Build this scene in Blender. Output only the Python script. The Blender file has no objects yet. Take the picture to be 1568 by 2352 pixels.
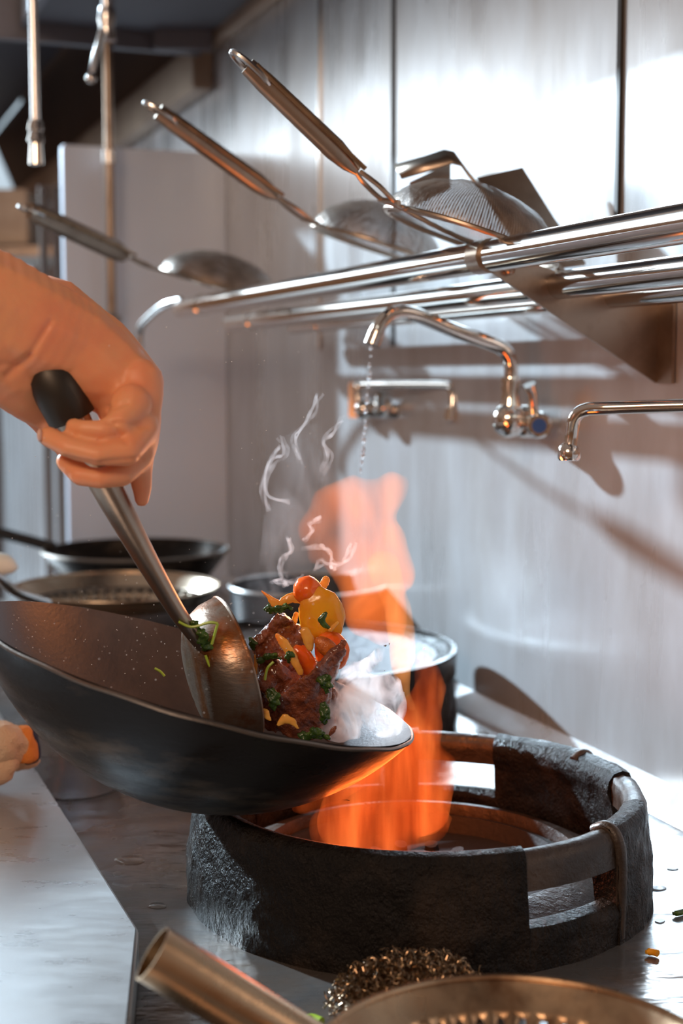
import bpy, bmesh, math, random
from mathutils import Vector, Matrix, noise
random.seed(7)
sc = bpy.context.scene
col = sc.collection
R = math.radians

# ------------------------------------------------------------------ camera, world, light
W, H = 1568, 2352
LENS, SENS = 50.0, 24.0
FP = W * LENS / SENS
PITCH = R(5.58)
CAM = Vector((0, 0, 1.30))
cam_d = bpy.data.cameras.new('camera'); cam = bpy.data.objects.new('camera', cam_d); col.objects.link(cam)
cam_d.sensor_fit = 'HORIZONTAL'; cam_d.sensor_width = SENS; cam_d.lens = LENS
cam_d.clip_start = 0.02; cam_d.clip_end = 60
cam.location = CAM; cam.rotation_euler = (R(90) - PITCH, 0, 0)
cam_d.dof.use_dof = True; cam_d.dof.focus_distance = 1.17; cam_d.dof.aperture_fstop = 4.5
sc.camera = cam
FWD = Vector((0, math.cos(PITCH), -math.sin(PITCH)))
UPV = Vector((0, math.sin(PITCH), math.cos(PITCH)))
RGT = Vector((1, 0, 0))
AZ = R(20.7)
U = Vector((-math.sin(AZ), math.cos(AZ), 0))      # along the right wall, away from the camera
V = Vector((math.cos(AZ), math.sin(AZ), 0))       # towards the right wall
Z = Vector((0, 0, 1))
CT = 0.85                                          # range top

def ray(x, y):
    return FWD + RGT * ((x - W / 2) / FP) - UPV * ((y - H / 2) / FP)
def at(x, y, d): return CAM + ray(x, y) * d
def onz(x, y, z):
    r = ray(x, y); return CAM + r * ((z - CAM.z) / r.z)
def onv(x, y, v):
    r = ray(x, y); return CAM + r * (v / r.dot(V))
def onu(x, y, u):
    r = ray(x, y); return CAM + r * (u / r.dot(U))
def uvz(u, v, z): return U * u + V * v + Z * z
VW = onz(1568, 1872, CT).dot(V)                    # the right wall's distance

sun_d = bpy.data.lights.new('sun', 'SUN'); sun = bpy.data.objects.new('sun', sun_d); col.objects.link(sun)
SUND = (V * 1.0 - U * 2.0 - Z * 0.92).normalized()
sun.rotation_euler = SUND.to_track_quat('-Z', 'Y').to_euler()
sun.location = (-3, 4, 4)
sun_d.energy = 10.0; sun_d.angle = R(1.6); sun_d.color = (0.65, 0.85, 1.0)

wn = bpy.data.worlds.new('world'); sc.world = wn; wn.use_nodes = True
nt = wn.node_tree; nt.nodes.clear()
wo = nt.nodes.new('ShaderNodeOutputWorld'); bg = nt.nodes.new('ShaderNodeBackground')
tc = nt.nodes.new('ShaderNodeTexCoord'); sx = nt.nodes.new('ShaderNodeSeparateXYZ')
mr = nt.nodes.new('ShaderNodeMapRange'); cr = nt.nodes.new('ShaderNodeValToRGB')
nt.links.new(tc.outputs['Generated'], sx.inputs[0]); nt.links.new(sx.outputs['Z'], mr.inputs[0])
mr.inputs[1].default_value = -1; mr.inputs[2].default_value = 1
nt.links.new(mr.outputs[0], cr.inputs[0]); nt.links.new(cr.outputs[0], bg.inputs[0]); nt.links.new(bg.outputs[0], wo.inputs[0])
e = cr.color_ramp.elements
e[0].position = 0.0; e[0].color = (0.075, 0.040, 0.024, 1)
e[1].position = 1.0; e[1].color = (0.40, 0.33, 0.29, 1)
q = e.new(0.5); q.color = (0.25, 0.125, 0.068, 1)
q = e.new(0.66); q.color = (0.38, 0.26, 0.20, 1)
bg.inputs[1].default_value = 0.62

def area(name, loc, target, sx_, sy_, power, color):
    d = bpy.data.lights.new(name, 'AREA'); o = bpy.data.objects.new(name, d); col.objects.link(o)
    d.shape = 'RECTANGLE'; d.size = sx_; d.size_y = sy_; d.energy = power; d.color = color
    o.location = loc; o.rotation_euler = (Vector(target) - Vector(loc)).to_track_quat('-Z', 'Y').to_euler()
    return o
# daylight from the window high at the back left
area('window_daylight', uvz(4.2, -0.60, 2.12), uvz(1.7, 0.83, 1.55), 1.9, 0.36, 15, (0.80, 0.92, 1.0))
# added warm fill behind the camera, brightens the hand
area('warm_fill', (-0.9, -1.2, 2.5), (0.0, 1.3, 1.0), 1.2, 0.5, 30, (1.0, 0.68, 0.46))

sc.view_settings.view_transform = 'Standard'; sc.view_settings.look = 'None'
sc.view_settings.gamma = 1; sc.view_settings.use_curve_mapping = False
sc.view_settings.exposure = 0.12
sc.cycles.volume_bounces = 4

# ------------------------------------------------------------------ mesh helpers
def tag(o, label=None, cat=None, group=None, kind=None):
    if label: o['label'] = label
    if cat: o['category'] = cat
    if group: o['group'] = group
    if kind: o['kind'] = kind
    return o
def empty(name, loc, label, cat, group=None):
    o = bpy.data.objects.new(name, None); col.objects.link(o); o.location = loc
    o.empty_display_size = 0.02
    return tag(o, label, cat, group)
def wloc(o):
    p = Vector((0, 0, 0))
    while o is not None:
        p += o.location; o = o.parent
    return p
def obj(name, bm, m, parent=None, smooth=True, sharp=40, base=None):
    """bm in world coordinates -> one mesh object"""
    if parent is not None: off = wloc(parent)
    elif base is not None: off = Vector(base)
    else:
        xs = [v.co for v in bm.verts]
        off = Vector(((min(c.x for c in xs) + max(c.x for c in xs)) / 2, (min(c.y for c in xs) + max(c.y for c in xs)) / 2, min(c.z for c in xs)))
    for v in bm.verts: v.co -= off
    bmesh.ops.recalc_face_normals(bm, faces=bm.faces)
    if smooth:
        lim = R(sharp)
        for f in bm.faces: f.smooth = True
        for ed in bm.edges:
            if len(ed.link_faces) == 2 and ed.calc_face_angle(0) > lim: ed.smooth = False
    me = bpy.data.meshes.new(name); bm.to_mesh(me); bm.free()
    if m is not None: me.materials.append(m)
    o = bpy.data.objects.new(name, me); col.objects.link(o)
    if parent is not None: o.parent = parent
    else: o.location = off
    return o
def NB(): return bmesh.new()
def frame(dirv, upv=None):
    d = dirv.normalized(); up = (upv or Z)
    if abs(d.dot(up)) > 0.98: up = Vector((1, 0, 0))
    a = d.cross(up).normalized(); b = a.cross(d).normalized()
    return a, b, d
def smoothpts(pts, n=6, closed=False):
    """Catmull-Rom through tuples of any length"""
    P = [list(p) for p in pts]; m = len(P); out = []
    rng = range(m if closed else m - 1)
    for i in rng:
        if closed: p0, p1, p2, p3 = P[(i - 1) % m], P[i], P[(i + 1) % m], P[(i + 2) % m]
        else: p0, p1, p2, p3 = P[max(i - 1, 0)], P[i], P[i + 1], P[min(i + 2, m - 1)]
        for k in range(n):
            t = k / n
            out.append([0.5 * ((2 * b) + (-a + c) * t + (2 * a - 5 * b + 4 * c - d) * t * t + (-a + 3 * b - 3 * c + d) * t ** 3) for a, b, c, d in zip(p0, p1, p2, p3)])
    if not closed: out.append(P[-1])
    return out
def add_tube(bm, pts, rad, seg=12, caps=True, closed=False, squash=1.0, up=None):
    pts = [Vector(p) for p in pts]; n = len(pts)
    if not isinstance(rad, (list, tuple)): rad = [rad] * n
    rings = []; pa = None
    for i in range(n):
        if closed: d = pts[(i + 1) % n] - pts[i - 1]
        else: d = pts[min(i + 1, n - 1)] - pts[max(i - 1, 0)]
        if d.length < 1e-9: d = Z.copy()
        d.normalize()
        if pa is None: a, b, _ = frame(d, up)
        else:
            a = (pa - d * pa.dot(d))
            a = a.normalized() if a.length > 1e-6 else frame(d)[0]
            b = a.cross(d).normalized()
        pa = a
        rings.append([bm.verts.new(pts[i] + a * (math.cos(2 * math.pi * k / seg) * rad[i]) + b * (math.sin(2 * math.pi * k / seg) * rad[i] * squash)) for k in range(seg)])
    for i in range(n if closed else n - 1):
        A, B = rings[i], rings[(i + 1) % n]
        for k in range(seg):
            bm.faces.new((A[k], A[(k + 1) % seg], B[(k + 1) % seg], B[k]))
    if caps and not closed:
        bm.faces.new(list(reversed(rings[0]))); bm.faces.new(rings[-1])
    return rings
def add_lathe(bm, prof, o, axis=Z, seg=64, a0=0, a1=360, closed_prof=False, xref=None):
    """prof: (r,h) around axis through o"""
    ax = axis.normalized(); a, b, _ = frame(ax, xref or Vector((0, 1, 0)))
    full = abs(a1 - a0) >= 359.9
    ns = seg if full else seg + 1
    rows = []
    for k in range(ns):
        t = R(a0 + (a1 - a0) * k / seg); c = a * math.cos(t) + b * math.sin(t)
        rows.append([bm.verts.new(o + c * r + ax * h) for r, h in prof])
    for k in range(seg):
        A, B = rows[k], rows[(k + 1) % ns]
        m = len(prof)
        for i in range(m if closed_prof else m - 1):
            j = (i + 1) % m
            try: bm.faces.new((A[i], B[i], B[j], A[j]))
            except ValueError: pass
    if not full and closed_prof:
        bm.faces.new(rows[0]); bm.faces.new(list(reversed(rows[-1])))
    bmesh.ops.remove_doubles(bm, verts=[v for r_ in rows for v in r_], dist=1e-6)
def add_prism(bm, pts, ext):
    a = [bm.verts.new(Vector(p)) for p in pts]; b = [bm.verts.new(Vector(p) + ext) for p in pts]
    n = len(a)
    bm.faces.new(a); bm.faces.new(list(reversed(b)))
    for i in range(n): bm.faces.new((a[i], b[i], b[(i + 1) % n], a[(i + 1) % n]))
    bmesh.ops.recalc_face_normals(bm, faces=bm.faces)
def add_box(bm, o, ax, ay, az, bevel=0):
    """o corner, three edge vectors"""
    t = NB(); add_prism(t, [o, o + ax, o + ax + ay, o + ay], az)
    if bevel: bmesh.ops.bevel(t, geom=list(t.edges), offset=bevel, segments=2, affect='EDGES')
    me = bpy.data.meshes.new('t'); t.to_mesh(me); t.free(); bm.from_mesh(me); bpy.data.meshes.remove(me)
def ubox(bm, u0, u1, v0, v1, z0, z1, bevel=0):
    add_box(bm, uvz(u0, v0, z0), U * (u1 - u0), V * (v1 - v0), Z * (z1 - z0), bevel)
def add_sphere(bm, c, r, sub=2, sc_=None):
    M = Matrix.Translation(c)
    if sc_: M = M @ Matrix.Diagonal((sc_[0], sc_[1], sc_[2], 1))
    bmesh.ops.create_icosphere(bm, subdivisions=sub, radius=r, matrix=M)
def blob_chain(bm, chain, sub=2, flat=1.0):
    """chain of (x,y,depth,r_px): dense spheres between"""
    for i in range(len(chain) - 1 if len(chain) > 1 else 1):
        a = chain[i]; b = chain[min(i + 1, len(chain) - 1)]
        pa, pb = at(*a[:3]), at(*b[:3]); ra, rb = a[3] * a[2] / FP, b[3] * b[2] / FP
        n = max(2, int((pb - pa).length / (0.25 * min(ra, rb))) + 1)
        for k in range(n + 1):
            t = k / n; t2 = t
            add_sphere(bm, pa.lerp(pb, t), ra + (rb - ra) * t2, sub, (1, flat, 1) if flat != 1 else None)
def remesh(o, vox, it=6, fac=0.5):
    m = o.modifiers.new('remesh', 'REMESH'); m.mode = 'VOXEL'; m.voxel_size = vox; m.use_smooth_shade = True
    if it:
        s = o.modifiers.new('smooth', 'SMOOTH'); s.factor = fac; s.iterations = it
    return o
def bake(o, fn=None):
    dg = bpy.context.evaluated_depsgraph_get(); dg.update()
    ev = o.evaluated_get(dg); me = bpy.data.meshes.new_from_object(ev)
    o.modifiers.clear(); o.data = me
    if fn:
        ml = me
        nr = [v.normal.copy() for v in ml.vertices]
        for v, n_ in zip(ml.vertices, nr): v.co = fn(v.co.copy(), n_)
    for p in me.polygons: p.use_smooth = True
    me.update()
    return o
def solid(o, t, off=0):
    m = o.modifiers.new('solid', 'SOLIDIFY'); m.thickness = t; m.offset = off; return o

# ------------------------------------------------------------------ materials
def mat(name, base, rough=0.4, metal=0.0, bump=None, mix=None, **kw):
    """bump=(scale xyz, detail, strength, dist); mix=(color2, scale xyz, lo, hi)"""
    m = bpy.data.materials.new(name); m.use_nodes = True; t = m.node_tree; b = t.nodes['Principled BSDF']
    b.inputs['Base Color'].default_value = (*base, 1); b.inputs['Roughness'].default_value = rough; b.inputs['Metallic'].default_value = metal
    for k, v in kw.items():
        if k in ('rmix',): continue
        b.inputs[k].default_value = v
    tc = None
    def nz(scale, detail, rough_=0.6):
        nonlocal tc
        if tc is None: tc = t.nodes.new('ShaderNodeTexCoord')
        mp = t.nodes.new('ShaderNodeMapping'); mp.inputs['Scale'].default_value = scale
        n = t.nodes.new('ShaderNodeTexNoise'); n.inputs['Scale'].default_value = 1; n.inputs['Detail'].default_value = detail; n.inputs['Roughness'].default_value = rough_
        t.links.new(tc.outputs['Object'], mp.inputs[0]); t.links.new(mp.outputs[0], n.inputs['Vector']); return n
    if bump:
        bs = bump if isinstance(bump, list) else [bump]
        prev = None
        for (s, dt, st, ds) in bs:
            n = nz(s, dt); bp = t.nodes.new('ShaderNodeBump'); bp.inputs['Strength'].default_value = st; bp.inputs['Distance'].default_value = ds
            t.links.new(n.outputs[0], bp.inputs['Height'])
            if prev: t.links.new(prev.outputs[0], bp.inputs['Normal'])
            prev = bp
        t.links.new(prev.outputs[0], b.inputs['Normal'])
    if mix:
        c2, s, lo, hi = mix
        n = nz(s, 5); r_ = t.nodes.new('ShaderNodeMapRange'); r_.inputs[1].default_value = lo; r_.inputs[2].default_value = hi
        mx = t.nodes.new('ShaderNodeMix'); mx.data_type = 'RGBA'
        mx.inputs[6].default_value = (*base, 1); mx.inputs[7].default_value = (*c2, 1)
        t.links.new(n.outputs[0], r_.inputs[0]); t.links.new(r_.outputs[0], mx.inputs[0]); t.links.new(mx.outputs[2], b.inputs['Base Color'])
    if 'rmix' in kw:
        lo, hi, s = kw['rmix']
        n = nz(s, 4); r_ = t.nodes.new('ShaderNodeMapRange'); r_.inputs[1].default_value = 0.35; r_.inputs[2].default_value = 0.65; r_.inputs[3].default_value = lo; r_.inputs[4].default_value = hi
        t.links.new(n.outputs[0], r_.inputs[0]); t.links.new(r_.outputs[0], b.inputs['Roughness'])
    return m
M = {}
# wall objects are built in world axes; streaks run vertically
M['wall'] = mat('brushed_steel_wall', (0.56, 0.57, 0.59), 0.38, 0.5, bump=[((20, 20, 1.6), 4, 0.08, 0.003), ((160, 160, 5), 3, 0.10, 0.001)],
                mix=((0.44, 0.42, 0.41), (9, 9, 3), 0.4, 0.75), rmix=(0.24, 0.36, (10, 10, 1.5)))
M['panel'] = mat('brushed_steel_partition', (0.74, 0.82, 0.95), 0.42, 0.35, bump=((18, 18, 1.0), 4, 0.3, 0.004), rmix=(0.32, 0.5, (8, 8, 1)))
M['steel'] = mat('stainless_steel', (0.66, 0.65, 0.64), 0.24, 1.0, bump=((60, 60, 60), 3, 0.05, 0.001))
M['chrome'] = mat('chrome', (0.74, 0.69, 0.64), 0.10, 1.0)
M['pipe'] = mat('satin_chrome', (0.85, 0.85, 0.86), 0.26, 0.9)
M['dull'] = mat('dull_steel', (0.43, 0.34, 0.27), 0.34, 0.95, bump=((90, 90, 90), 3, 0.15, 0.001), mix=((0.30, 0.23, 0.18), (16, 16, 16), 0.45, 0.7))
M['top'] = mat('wet_steel_top', (0.15, 0.145, 0.145), 0.2, 0.6, bump=[((14, 34, 14), 3, 0.30, 0.007), ((120, 120, 120), 3, 0.12, 0.001)], rmix=(0.16, 0.42, (9, 9, 9)),
               mix=((0.22, 0.16, 0.12), (7, 7, 7), 0.42, 0.66))
M['ledge'] = mat('scratched_steel_ledge', (0.56, 0.58, 0.60), 0.33, 0.6, bump=((160, 20, 20), 3, 0.10, 0.0006), mix=((0.50, 0.50, 0.50), (5, 5, 5), 0.45, 0.72), rmix=(0.26, 0.42, (20, 60, 20)))
M['iron'] = mat('greasy_cast_iron', (0.008, 0.006, 0.005), 0.33, 0.0, bump=[((110, 110, 70), 5, 0.9, 0.005), ((420, 420, 330), 4, 0.9, 0.002)],
                mix=((0.035, 0.023, 0.016), (16, 16, 12), 0.5, 0.75), rmix=(0.2, 0.5, (60, 60, 50)))
M['ironbar'] = mat('worn_cast_iron', (0.030, 0.020, 0.015), 0.36, 0.1, bump=[((150, 150, 150), 5, 0.5, 0.002), ((500, 500, 500), 3, 0.3, 0.0008)],
                mix=((0.065, 0.042, 0.028), (22, 22, 22), 0.45, 0.7), rmix=(0.24, 0.5, (50, 50, 50)))
M['black'] = mat('soot_black', (0.012, 0.010, 0.010), 0.6, 0.2, bump=((120, 120, 120), 4, 0.4, 0.002))
M['wok'] = mat('carbon_steel_outside', (0.012, 0.010, 0.009), 0.26, 0.1, bump=[((14, 14, 60), 4, 0.22, 0.003), ((240, 240, 240), 3, 0.25, 0.0006)],
               mix=((0.09, 0.065, 0.045), (9, 9, 26), 0.55, 0.74), rmix=(0.2, 0.46, (16, 16, 40)))
M['wokin'] = mat('seasoned_wok_inside', (0.050, 0.045, 0.048), 0.36, 0.5, bump=((300, 300, 300), 3, 0.3, 0.0006), mix=((0.10, 0.08, 0.075), (9, 9, 9), 0.5, 0.75))
M['rim'] = mat('worn_rim', (0.22, 0.18, 0.15), 0.35, 0.9, bump=((200, 200, 200), 3, 0.4, 0.0008))
M['grey_pan'] = mat('grey_pan', (0.10, 0.10, 0.105), 0.35, 0.6, bump=((90, 90, 90), 3, 0.2, 0.001))
M['warm'] = mat('warm_steel', (0.62, 0.50, 0.38), 0.25, 1.0, bump=((60, 60, 60), 3, 0.08, 0.001))
M['copper'] = mat('tarnished_steel', (0.50, 0.34, 0.21), 0.27, 1.0, bump=((120, 120, 120), 3, 0.12, 0.001), mix=((0.22, 0.12, 0.065), (15, 15, 15), 0.55, 0.72), rmix=(0.2, 0.4, (20, 20, 20)))
M['skin'] = mat('skin', (0.80, 0.35, 0.17), 0.48, 0, bump=[((220, 220, 220), 4, 0.18, 0.0008), ((40, 40, 40), 2, 0.2, 0.002)], mix=((0.80, 0.28, 0.14), (16, 16, 16), 0.42, 0.68))
_b = M['skin'].node_tree.nodes['Principled BSDF']; _b.inputs['Subsurface Weight'].default_value = 0.35; _b.inputs['Subsurface Radius'].default_value = (0.012, 0.004, 0.002); _b.inputs['Subsurface Scale'].default_value = 1
M['nail'] = mat('fingernail', (0.72, 0.45, 0.36), 0.25)
M['grip'] = mat('dark_hollow_grip', (0.040, 0.034, 0.028), 0.42, 0.5)  # dark tone stands for the shaded hollow of the handle's tube end
M['brown'] = mat('brown_tile', (0.11, 0.065, 0.042), 0.55, 0.1, mix=((0.09, 0.06, 0.045), (3, 3, 3), 0.4, 0.6))
M['beige'] = mat('beige_metal', (0.48, 0.36, 0.26), 0.4, 0.5, mix=((0.34, 0.24, 0.17), (4, 4, 4), 0.4, 0.6))
M['hood'] = mat('hood_steel', (0.20, 0.20, 0.225), 0.45, 0.7, bump=((6, 6, 6), 3, 0.2, 0.01))
M['hooddark'] = mat('dark_filter', (0.09, 0.085, 0.10), 0.5, 0.5)
M['floor'] = mat('quarry_tile_floor', (0.10, 0.06, 0.045), 0.5)
M['seam'] = mat('dark_seam', (0.05, 0.04, 0.035), 0.5, 0.5)
M['tomato'] = mat('tomato_skin', (0.80, 0.115, 0.012), 0.13, 0, bump=((90, 90, 90), 3, 0.15, 0.001), mix=((0.86, 0.21, 0.02), (60, 60, 60), 0.4, 0.7), **{'Subsurface Weight': 0.3, 'Subsurface Scale': 0.006})
M['tomcut'] = mat('tomato_flesh', (0.62, 0.16, 0.02), 0.2, 0, bump=((260, 160, 260), 4, 0.6, 0.002), mix=((0.35, 0.07, 0.01), (140, 140, 140), 0.4, 0.65))
M['squash'] = mat('glossy_yellow_squash', (0.80, 0.36, 0.018), 0.15, 0, bump=((60, 60, 60), 3, 0.25, 0.002), mix=((0.74, 0.25, 0.015), (45, 45, 45), 0.4, 0.7), **{'Subsurface Weight': 0.3, 'Subsurface Scale': 0.006})
M['onion'] = mat('fried_onion', (0.78, 0.40, 0.075), 0.18, 0, bump=((200, 200, 50), 3, 0.4, 0.001), mix=((0.70, 0.26, 0.03), (60, 60, 60), 0.4, 0.7), **{'Subsurface Weight': 0.3, 'Subsurface Scale': 0.005})
M['meat'] = mat('glazed_beef', (0.14, 0.030, 0.010), 0.16, 0, bump=[((420, 120, 420), 5, 0.9, 0.002), ((110, 110, 110), 3, 0.5, 0.003)], mix=((0.28, 0.070, 0.022), (150, 60, 150), 0.42, 0.65), **{'Coat Weight': 0.6, 'Coat Roughness': 0.08})
M['herb'] = mat('wilted_herb', (0.030, 0.065, 0.010), 0.25, 0, bump=((200, 200, 200), 3, 0.6, 0.002), mix=((0.085, 0.15, 0.018), (90, 90, 90), 0.45, 0.65))
M['stem'] = mat('green_stem', (0.30, 0.42, 0.04), 0.3)
M['ladle'] = mat('greasy_ladle_steel', (0.27, 0.20, 0.15), 0.30, 0.8, bump=((60, 60, 200), 4, 0.3, 0.002), mix=((0.22, 0.075, 0.02), (34, 34, 20), 0.45, 0.62))
M['cloth'] = mat('beige_terry', (0.66, 0.47, 0.32), 0.95, 0, bump=((500, 500, 500), 3, 0.9, 0.003))
M['clotho'] = mat('orange_stripe', (0.75, 0.25, 0.05), 0.95, 0, bump=((500, 500, 500), 3, 0.9, 0.003))
M['clothn'] = mat('navy_stripe', (0.025, 0.03, 0.06), 0.95)
M['blue'] = mat('blue_index', (0.02, 0.08, 0.30), 0.3)
M['scourer'] = mat('stainless_scourer', (0.30, 0.20, 0.12), 0.28, 1.0)
M['white'] = mat('white_plastic', (0.75, 0.78, 0.72), 0.4)
M['foil'] = mat('rippling_water', (0.30, 0.30, 0.32), 0.08, 0.6, bump=[((60, 60, 60), 4, 0.9, 0.01), ((200, 200, 200), 3, 0.6, 0.003)])
M['glass'] = mat('water_drop', (0.9, 0.95, 1.0), 0.03, 0, **{'Transmission Weight': 0.9, 'IOR': 1.33})
M['mist'] = mat('oil_mist_drop', (0.9, 0.9, 0.9), 0.15)
M['plastic'] = mat('clear_plastic', (0.8, 0.82, 0.85), 0.12, 0, **{'Transmission Weight': 0.97, 'IOR': 1.25})

for k_ in ('iron', 'wok'): M[k_].node_tree.nodes['Principled BSDF'].inputs['Specular IOR Level'].default_value = 0.16
M['ironbar'].node_tree.nodes['Principled BSDF'].inputs['Specular IOR Level'].default_value = 0.4
def mesh_screen(name):
    """woven wire screen: gaps between the wires are really open"""
    m = mat(name, (0.27, 0.20, 0.15), 0.45, 0.5, mix=((0.11, 0.07, 0.045), (26, 26, 26), 0.4, 0.62), bump=((70, 70, 70), 3, 0.5, 0.004))
    t = m.node_tree; b = t.nodes['Principled BSDF']; out = t.nodes['Material Output']
    tc = t.nodes.new('ShaderNodeTexCoord'); s = t.nodes.new('ShaderNodeSeparateXYZ'); t.links.new(tc.outputs['UV'], s.inputs[0])
    vals = []
    for ax in 'XY':
        mu = t.nodes.new('ShaderNodeMath'); mu.operation = 'FRACT'
        mm = t.nodes.new('ShaderNodeMath'); mm.operation = 'MULTIPLY'; mm.inputs[1].default_value = 190 if ax == 'X' else 60
        t.links.new(s.outputs[ax], mm.inputs[0]); t.links.new(mm.outputs[0], mu.inputs[0])
        g = t.nodes.new('ShaderNodeMath'); g.operation = 'LESS_THAN'; g.inputs[1].default_value = 0.38; t.links.new(mu.outputs[0], g.inputs[0]); vals.append(g)
    mx = t.nodes.new('ShaderNodeMath'); mx.operation = 'MAXIMUM'; t.links.new(vals[0].outputs[0], mx.inputs[0]); t.links.new(vals[1].outputs[0], mx.inputs[1])
    tr = t.nodes.new('ShaderNodeBsdfTransparent'); ms = t.nodes.new('ShaderNodeMixShader')
    t.links.new(mx.outputs[0], ms.inputs[0]); t.links.new(tr.outputs[0], ms.inputs[1]); t.links.new(b.outputs[0], ms.inputs[2]); t.links.new(ms.outputs[0], out.inputs['Surface'])
    return m
M['screen'] = mesh_screen('wire_screen')

def vol_mat(name, kind, dens, color, scale=(8, 8, 3), lo=0.4, hi=0.7, color2=None, dist=1.5, aniso=0.3, ebase=0.0):
    m = bpy.data.materials.new(name); m.use_nodes = True; t = m.node_tree; t.nodes.clear()
    out = t.nodes.new('ShaderNodeOutputMaterial'); tc = t.nodes.new('ShaderNodeTexCoord'); mp = t.nodes.new('ShaderNodeMapping'); mp.inputs['Scale'].default_value = scale
    n = t.nodes.new('ShaderNodeTexNoise'); n.inputs['Scale'].default_value = 1; n.inputs['Detail'].default_value = 5; n.inputs['Roughness'].default_value = 0.6; n.inputs['Distortion'].default_value = dist
    t.links.new(tc.outputs['Object'], mp.inputs[0]); t.links.new(mp.outputs[0], n.inputs['Vector'])
    r_ = t.nodes.new('ShaderNodeMapRange'); r_.inputs[1].default_value = lo; r_.inputs[2].default_value = hi; r_.inputs[3].default_value = ebase; r_.inputs[4].default_value = 1
    t.links.new(n.outputs[0], r_.inputs[0])
    mu = t.nodes.new('ShaderNodeMath'); mu.operation = 'MULTIPLY'; mu.inputs[1].default_value = dens; t.links.new(r_.outputs[0], mu.inputs[0])
    if kind == 'smoke':
        s = t.nodes.new('ShaderNodeVolumeScatter'); s.inputs['Color'].default_value = (*color, 1); s.inputs['Anisotropy'].default_value = aniso
        t.links.new(mu.outputs[0], s.inputs['Density']); t.links.new(s.outputs[0], out.inputs['Volume'])
    else:
        s = t.nodes.new('ShaderNodeEmission'); s.inputs['Color'].default_value = (*color, 1)
        if color2:
            mx = t.nodes.new('ShaderNodeMix'); mx.data_type = 'RGBA'; mx.inputs[6].default_value = (*color, 1); mx.inputs[7].default_value = (*color2, 1)
            t.links.new(r_.outputs[0], mx.inputs[0]); t.links.new(mx.outputs[2], s.inputs['Color'])
        ab = t.nodes.new('ShaderNodeVolumeAbsorption'); ab.inputs['Color'].default_value = (1.0, 0.42, 0.12, 1); ab.inputs['Density'].default_value = 11; ad = t.nodes.new('ShaderNodeAddShader')
        t.links.new(mu.outputs[0], s.inputs['Strength']); t.links.new(s.outputs[0], ad.inputs[0]); t.links.new(ab.outputs[0], ad.inputs[1]); t.links.new(ad.outputs[0], out.inputs['Volume'])
    return m
M['flame'] = vol_mat('upper_flame', 'fire', 34, (1.0, 0.15, 0.015), (9, 9, 5), 0.34, 0.72, (1.0, 0.27, 0.06), 1.2, ebase=0.25)
M['flamelow'] = vol_mat('burner_flame', 'fire', 26, (1.0, 0.09, 0.010), (44, 44, 5), 0.40, 0.68, (1.0, 0.24, 0.05), 0.5, ebase=0.12)
M['flamecore'] = vol_mat('flame_tongue', 'fire', 42, (1.0, 0.30, 0.06), (30, 30, 6), 0.32, 0.7, (1.0, 0.42, 0.13), 0.8, ebase=0.2)
M['smoke'] = vol_mat('steam', 'smoke', 190, (0.99, 0.98, 1.0), (30, 30, 22), 0.42, 0.66, dist=2.2, ebase=0.04, aniso=0.5)
M['wisp'] = vol_mat('smoke_wisp', 'smoke', 60, (0.97, 0.98, 1.0), (30, 30, 20), 0.35, 0.7, dist=2, ebase=0.1, aniso=0.5)
M['haze'] = vol_mat('thin_smoke', 'smoke', 4.5, (0.97, 0.98, 1.0), (16, 16, 8), 0.42, 0.7, dist=2.5, aniso=0.5)

# ------------------------------------------------------------------ setting
def struct(name, bm, m, smooth=False):
    o = obj(name, bm, m, smooth=smooth); o['kind'] = 'structure'; return o
b = NB(); add_box(b, Vector((-3.5, -2, -0.05)), Vector((7, 0, 0)), Vector((0, 9.5, 0)), Vector((0, 0, 0.05))); struct('floor', b, M['floor'])
WT = 1.965                                         # where the wall meets the hood
b = NB(); ubox(b, -0.6, 6.6, VW, VW + 0.06, 0, 2.7); struct('wall_right', b, M['wall'])
US = {}
def u_on_wall(x, y=500): return onv(x, y, VW).dot(U)
# sheet joints
for i, (x, w, t_, m_) in enumerate([(735, 0.012, 0.004, 'steel'), (903, 0.013, 0.0025, 'seam'), (1420, 0.009, 0.004, 'seam')]):
    u = u_on_wall(x); b = NB(); ubox(b, u - w / 2, u + w / 2, VW - t_, VW + 0.001, 1.45 if x > 1400 else 1.34, WT, 0.001); struct('trim_%d' % (i + 1), b, M[m_])
# top rail of the wall sheets, below the hood
b = NB(); ubox(b, -0.6, 6.6, VW - 0.03, VW, WT, WT + 0.03, 0.003); struct('trim_4', b, M['beige'])
# coving strip along the wall foot
b = NB()
add_prism(b, [uvz(-0.5, VW, CT), uvz(-0.5, VW - 0.028, CT), uvz(-0.5, VW - 0.024, CT + 0.006), uvz(-0.5, VW, CT + 0.026)], U * 3.6); struct('trim_5', b, M['wall'])
# partition that stands out from the wall at the far end of the range
UP = onv(520, 600, VW).dot(U)
PL = onu(148, 600, UP).dot(V); PZ = onu(300, 340, UP).z
b = NB(); ubox(b, UP, UP + 0.03, PL, VW, CT - 0.85, PZ, 0.003); struct('wall_back', b, M['panel'])
# far wall of the kitchen
b = NB(); add_box(b, Vector((-2.1, 6.9, 0)), Vector((2.6, 0, 0)), Vector((0, 0.08, 0)), Vector((0, 0, 2.9))); struct('wall_far', b, M['brown'])

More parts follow.
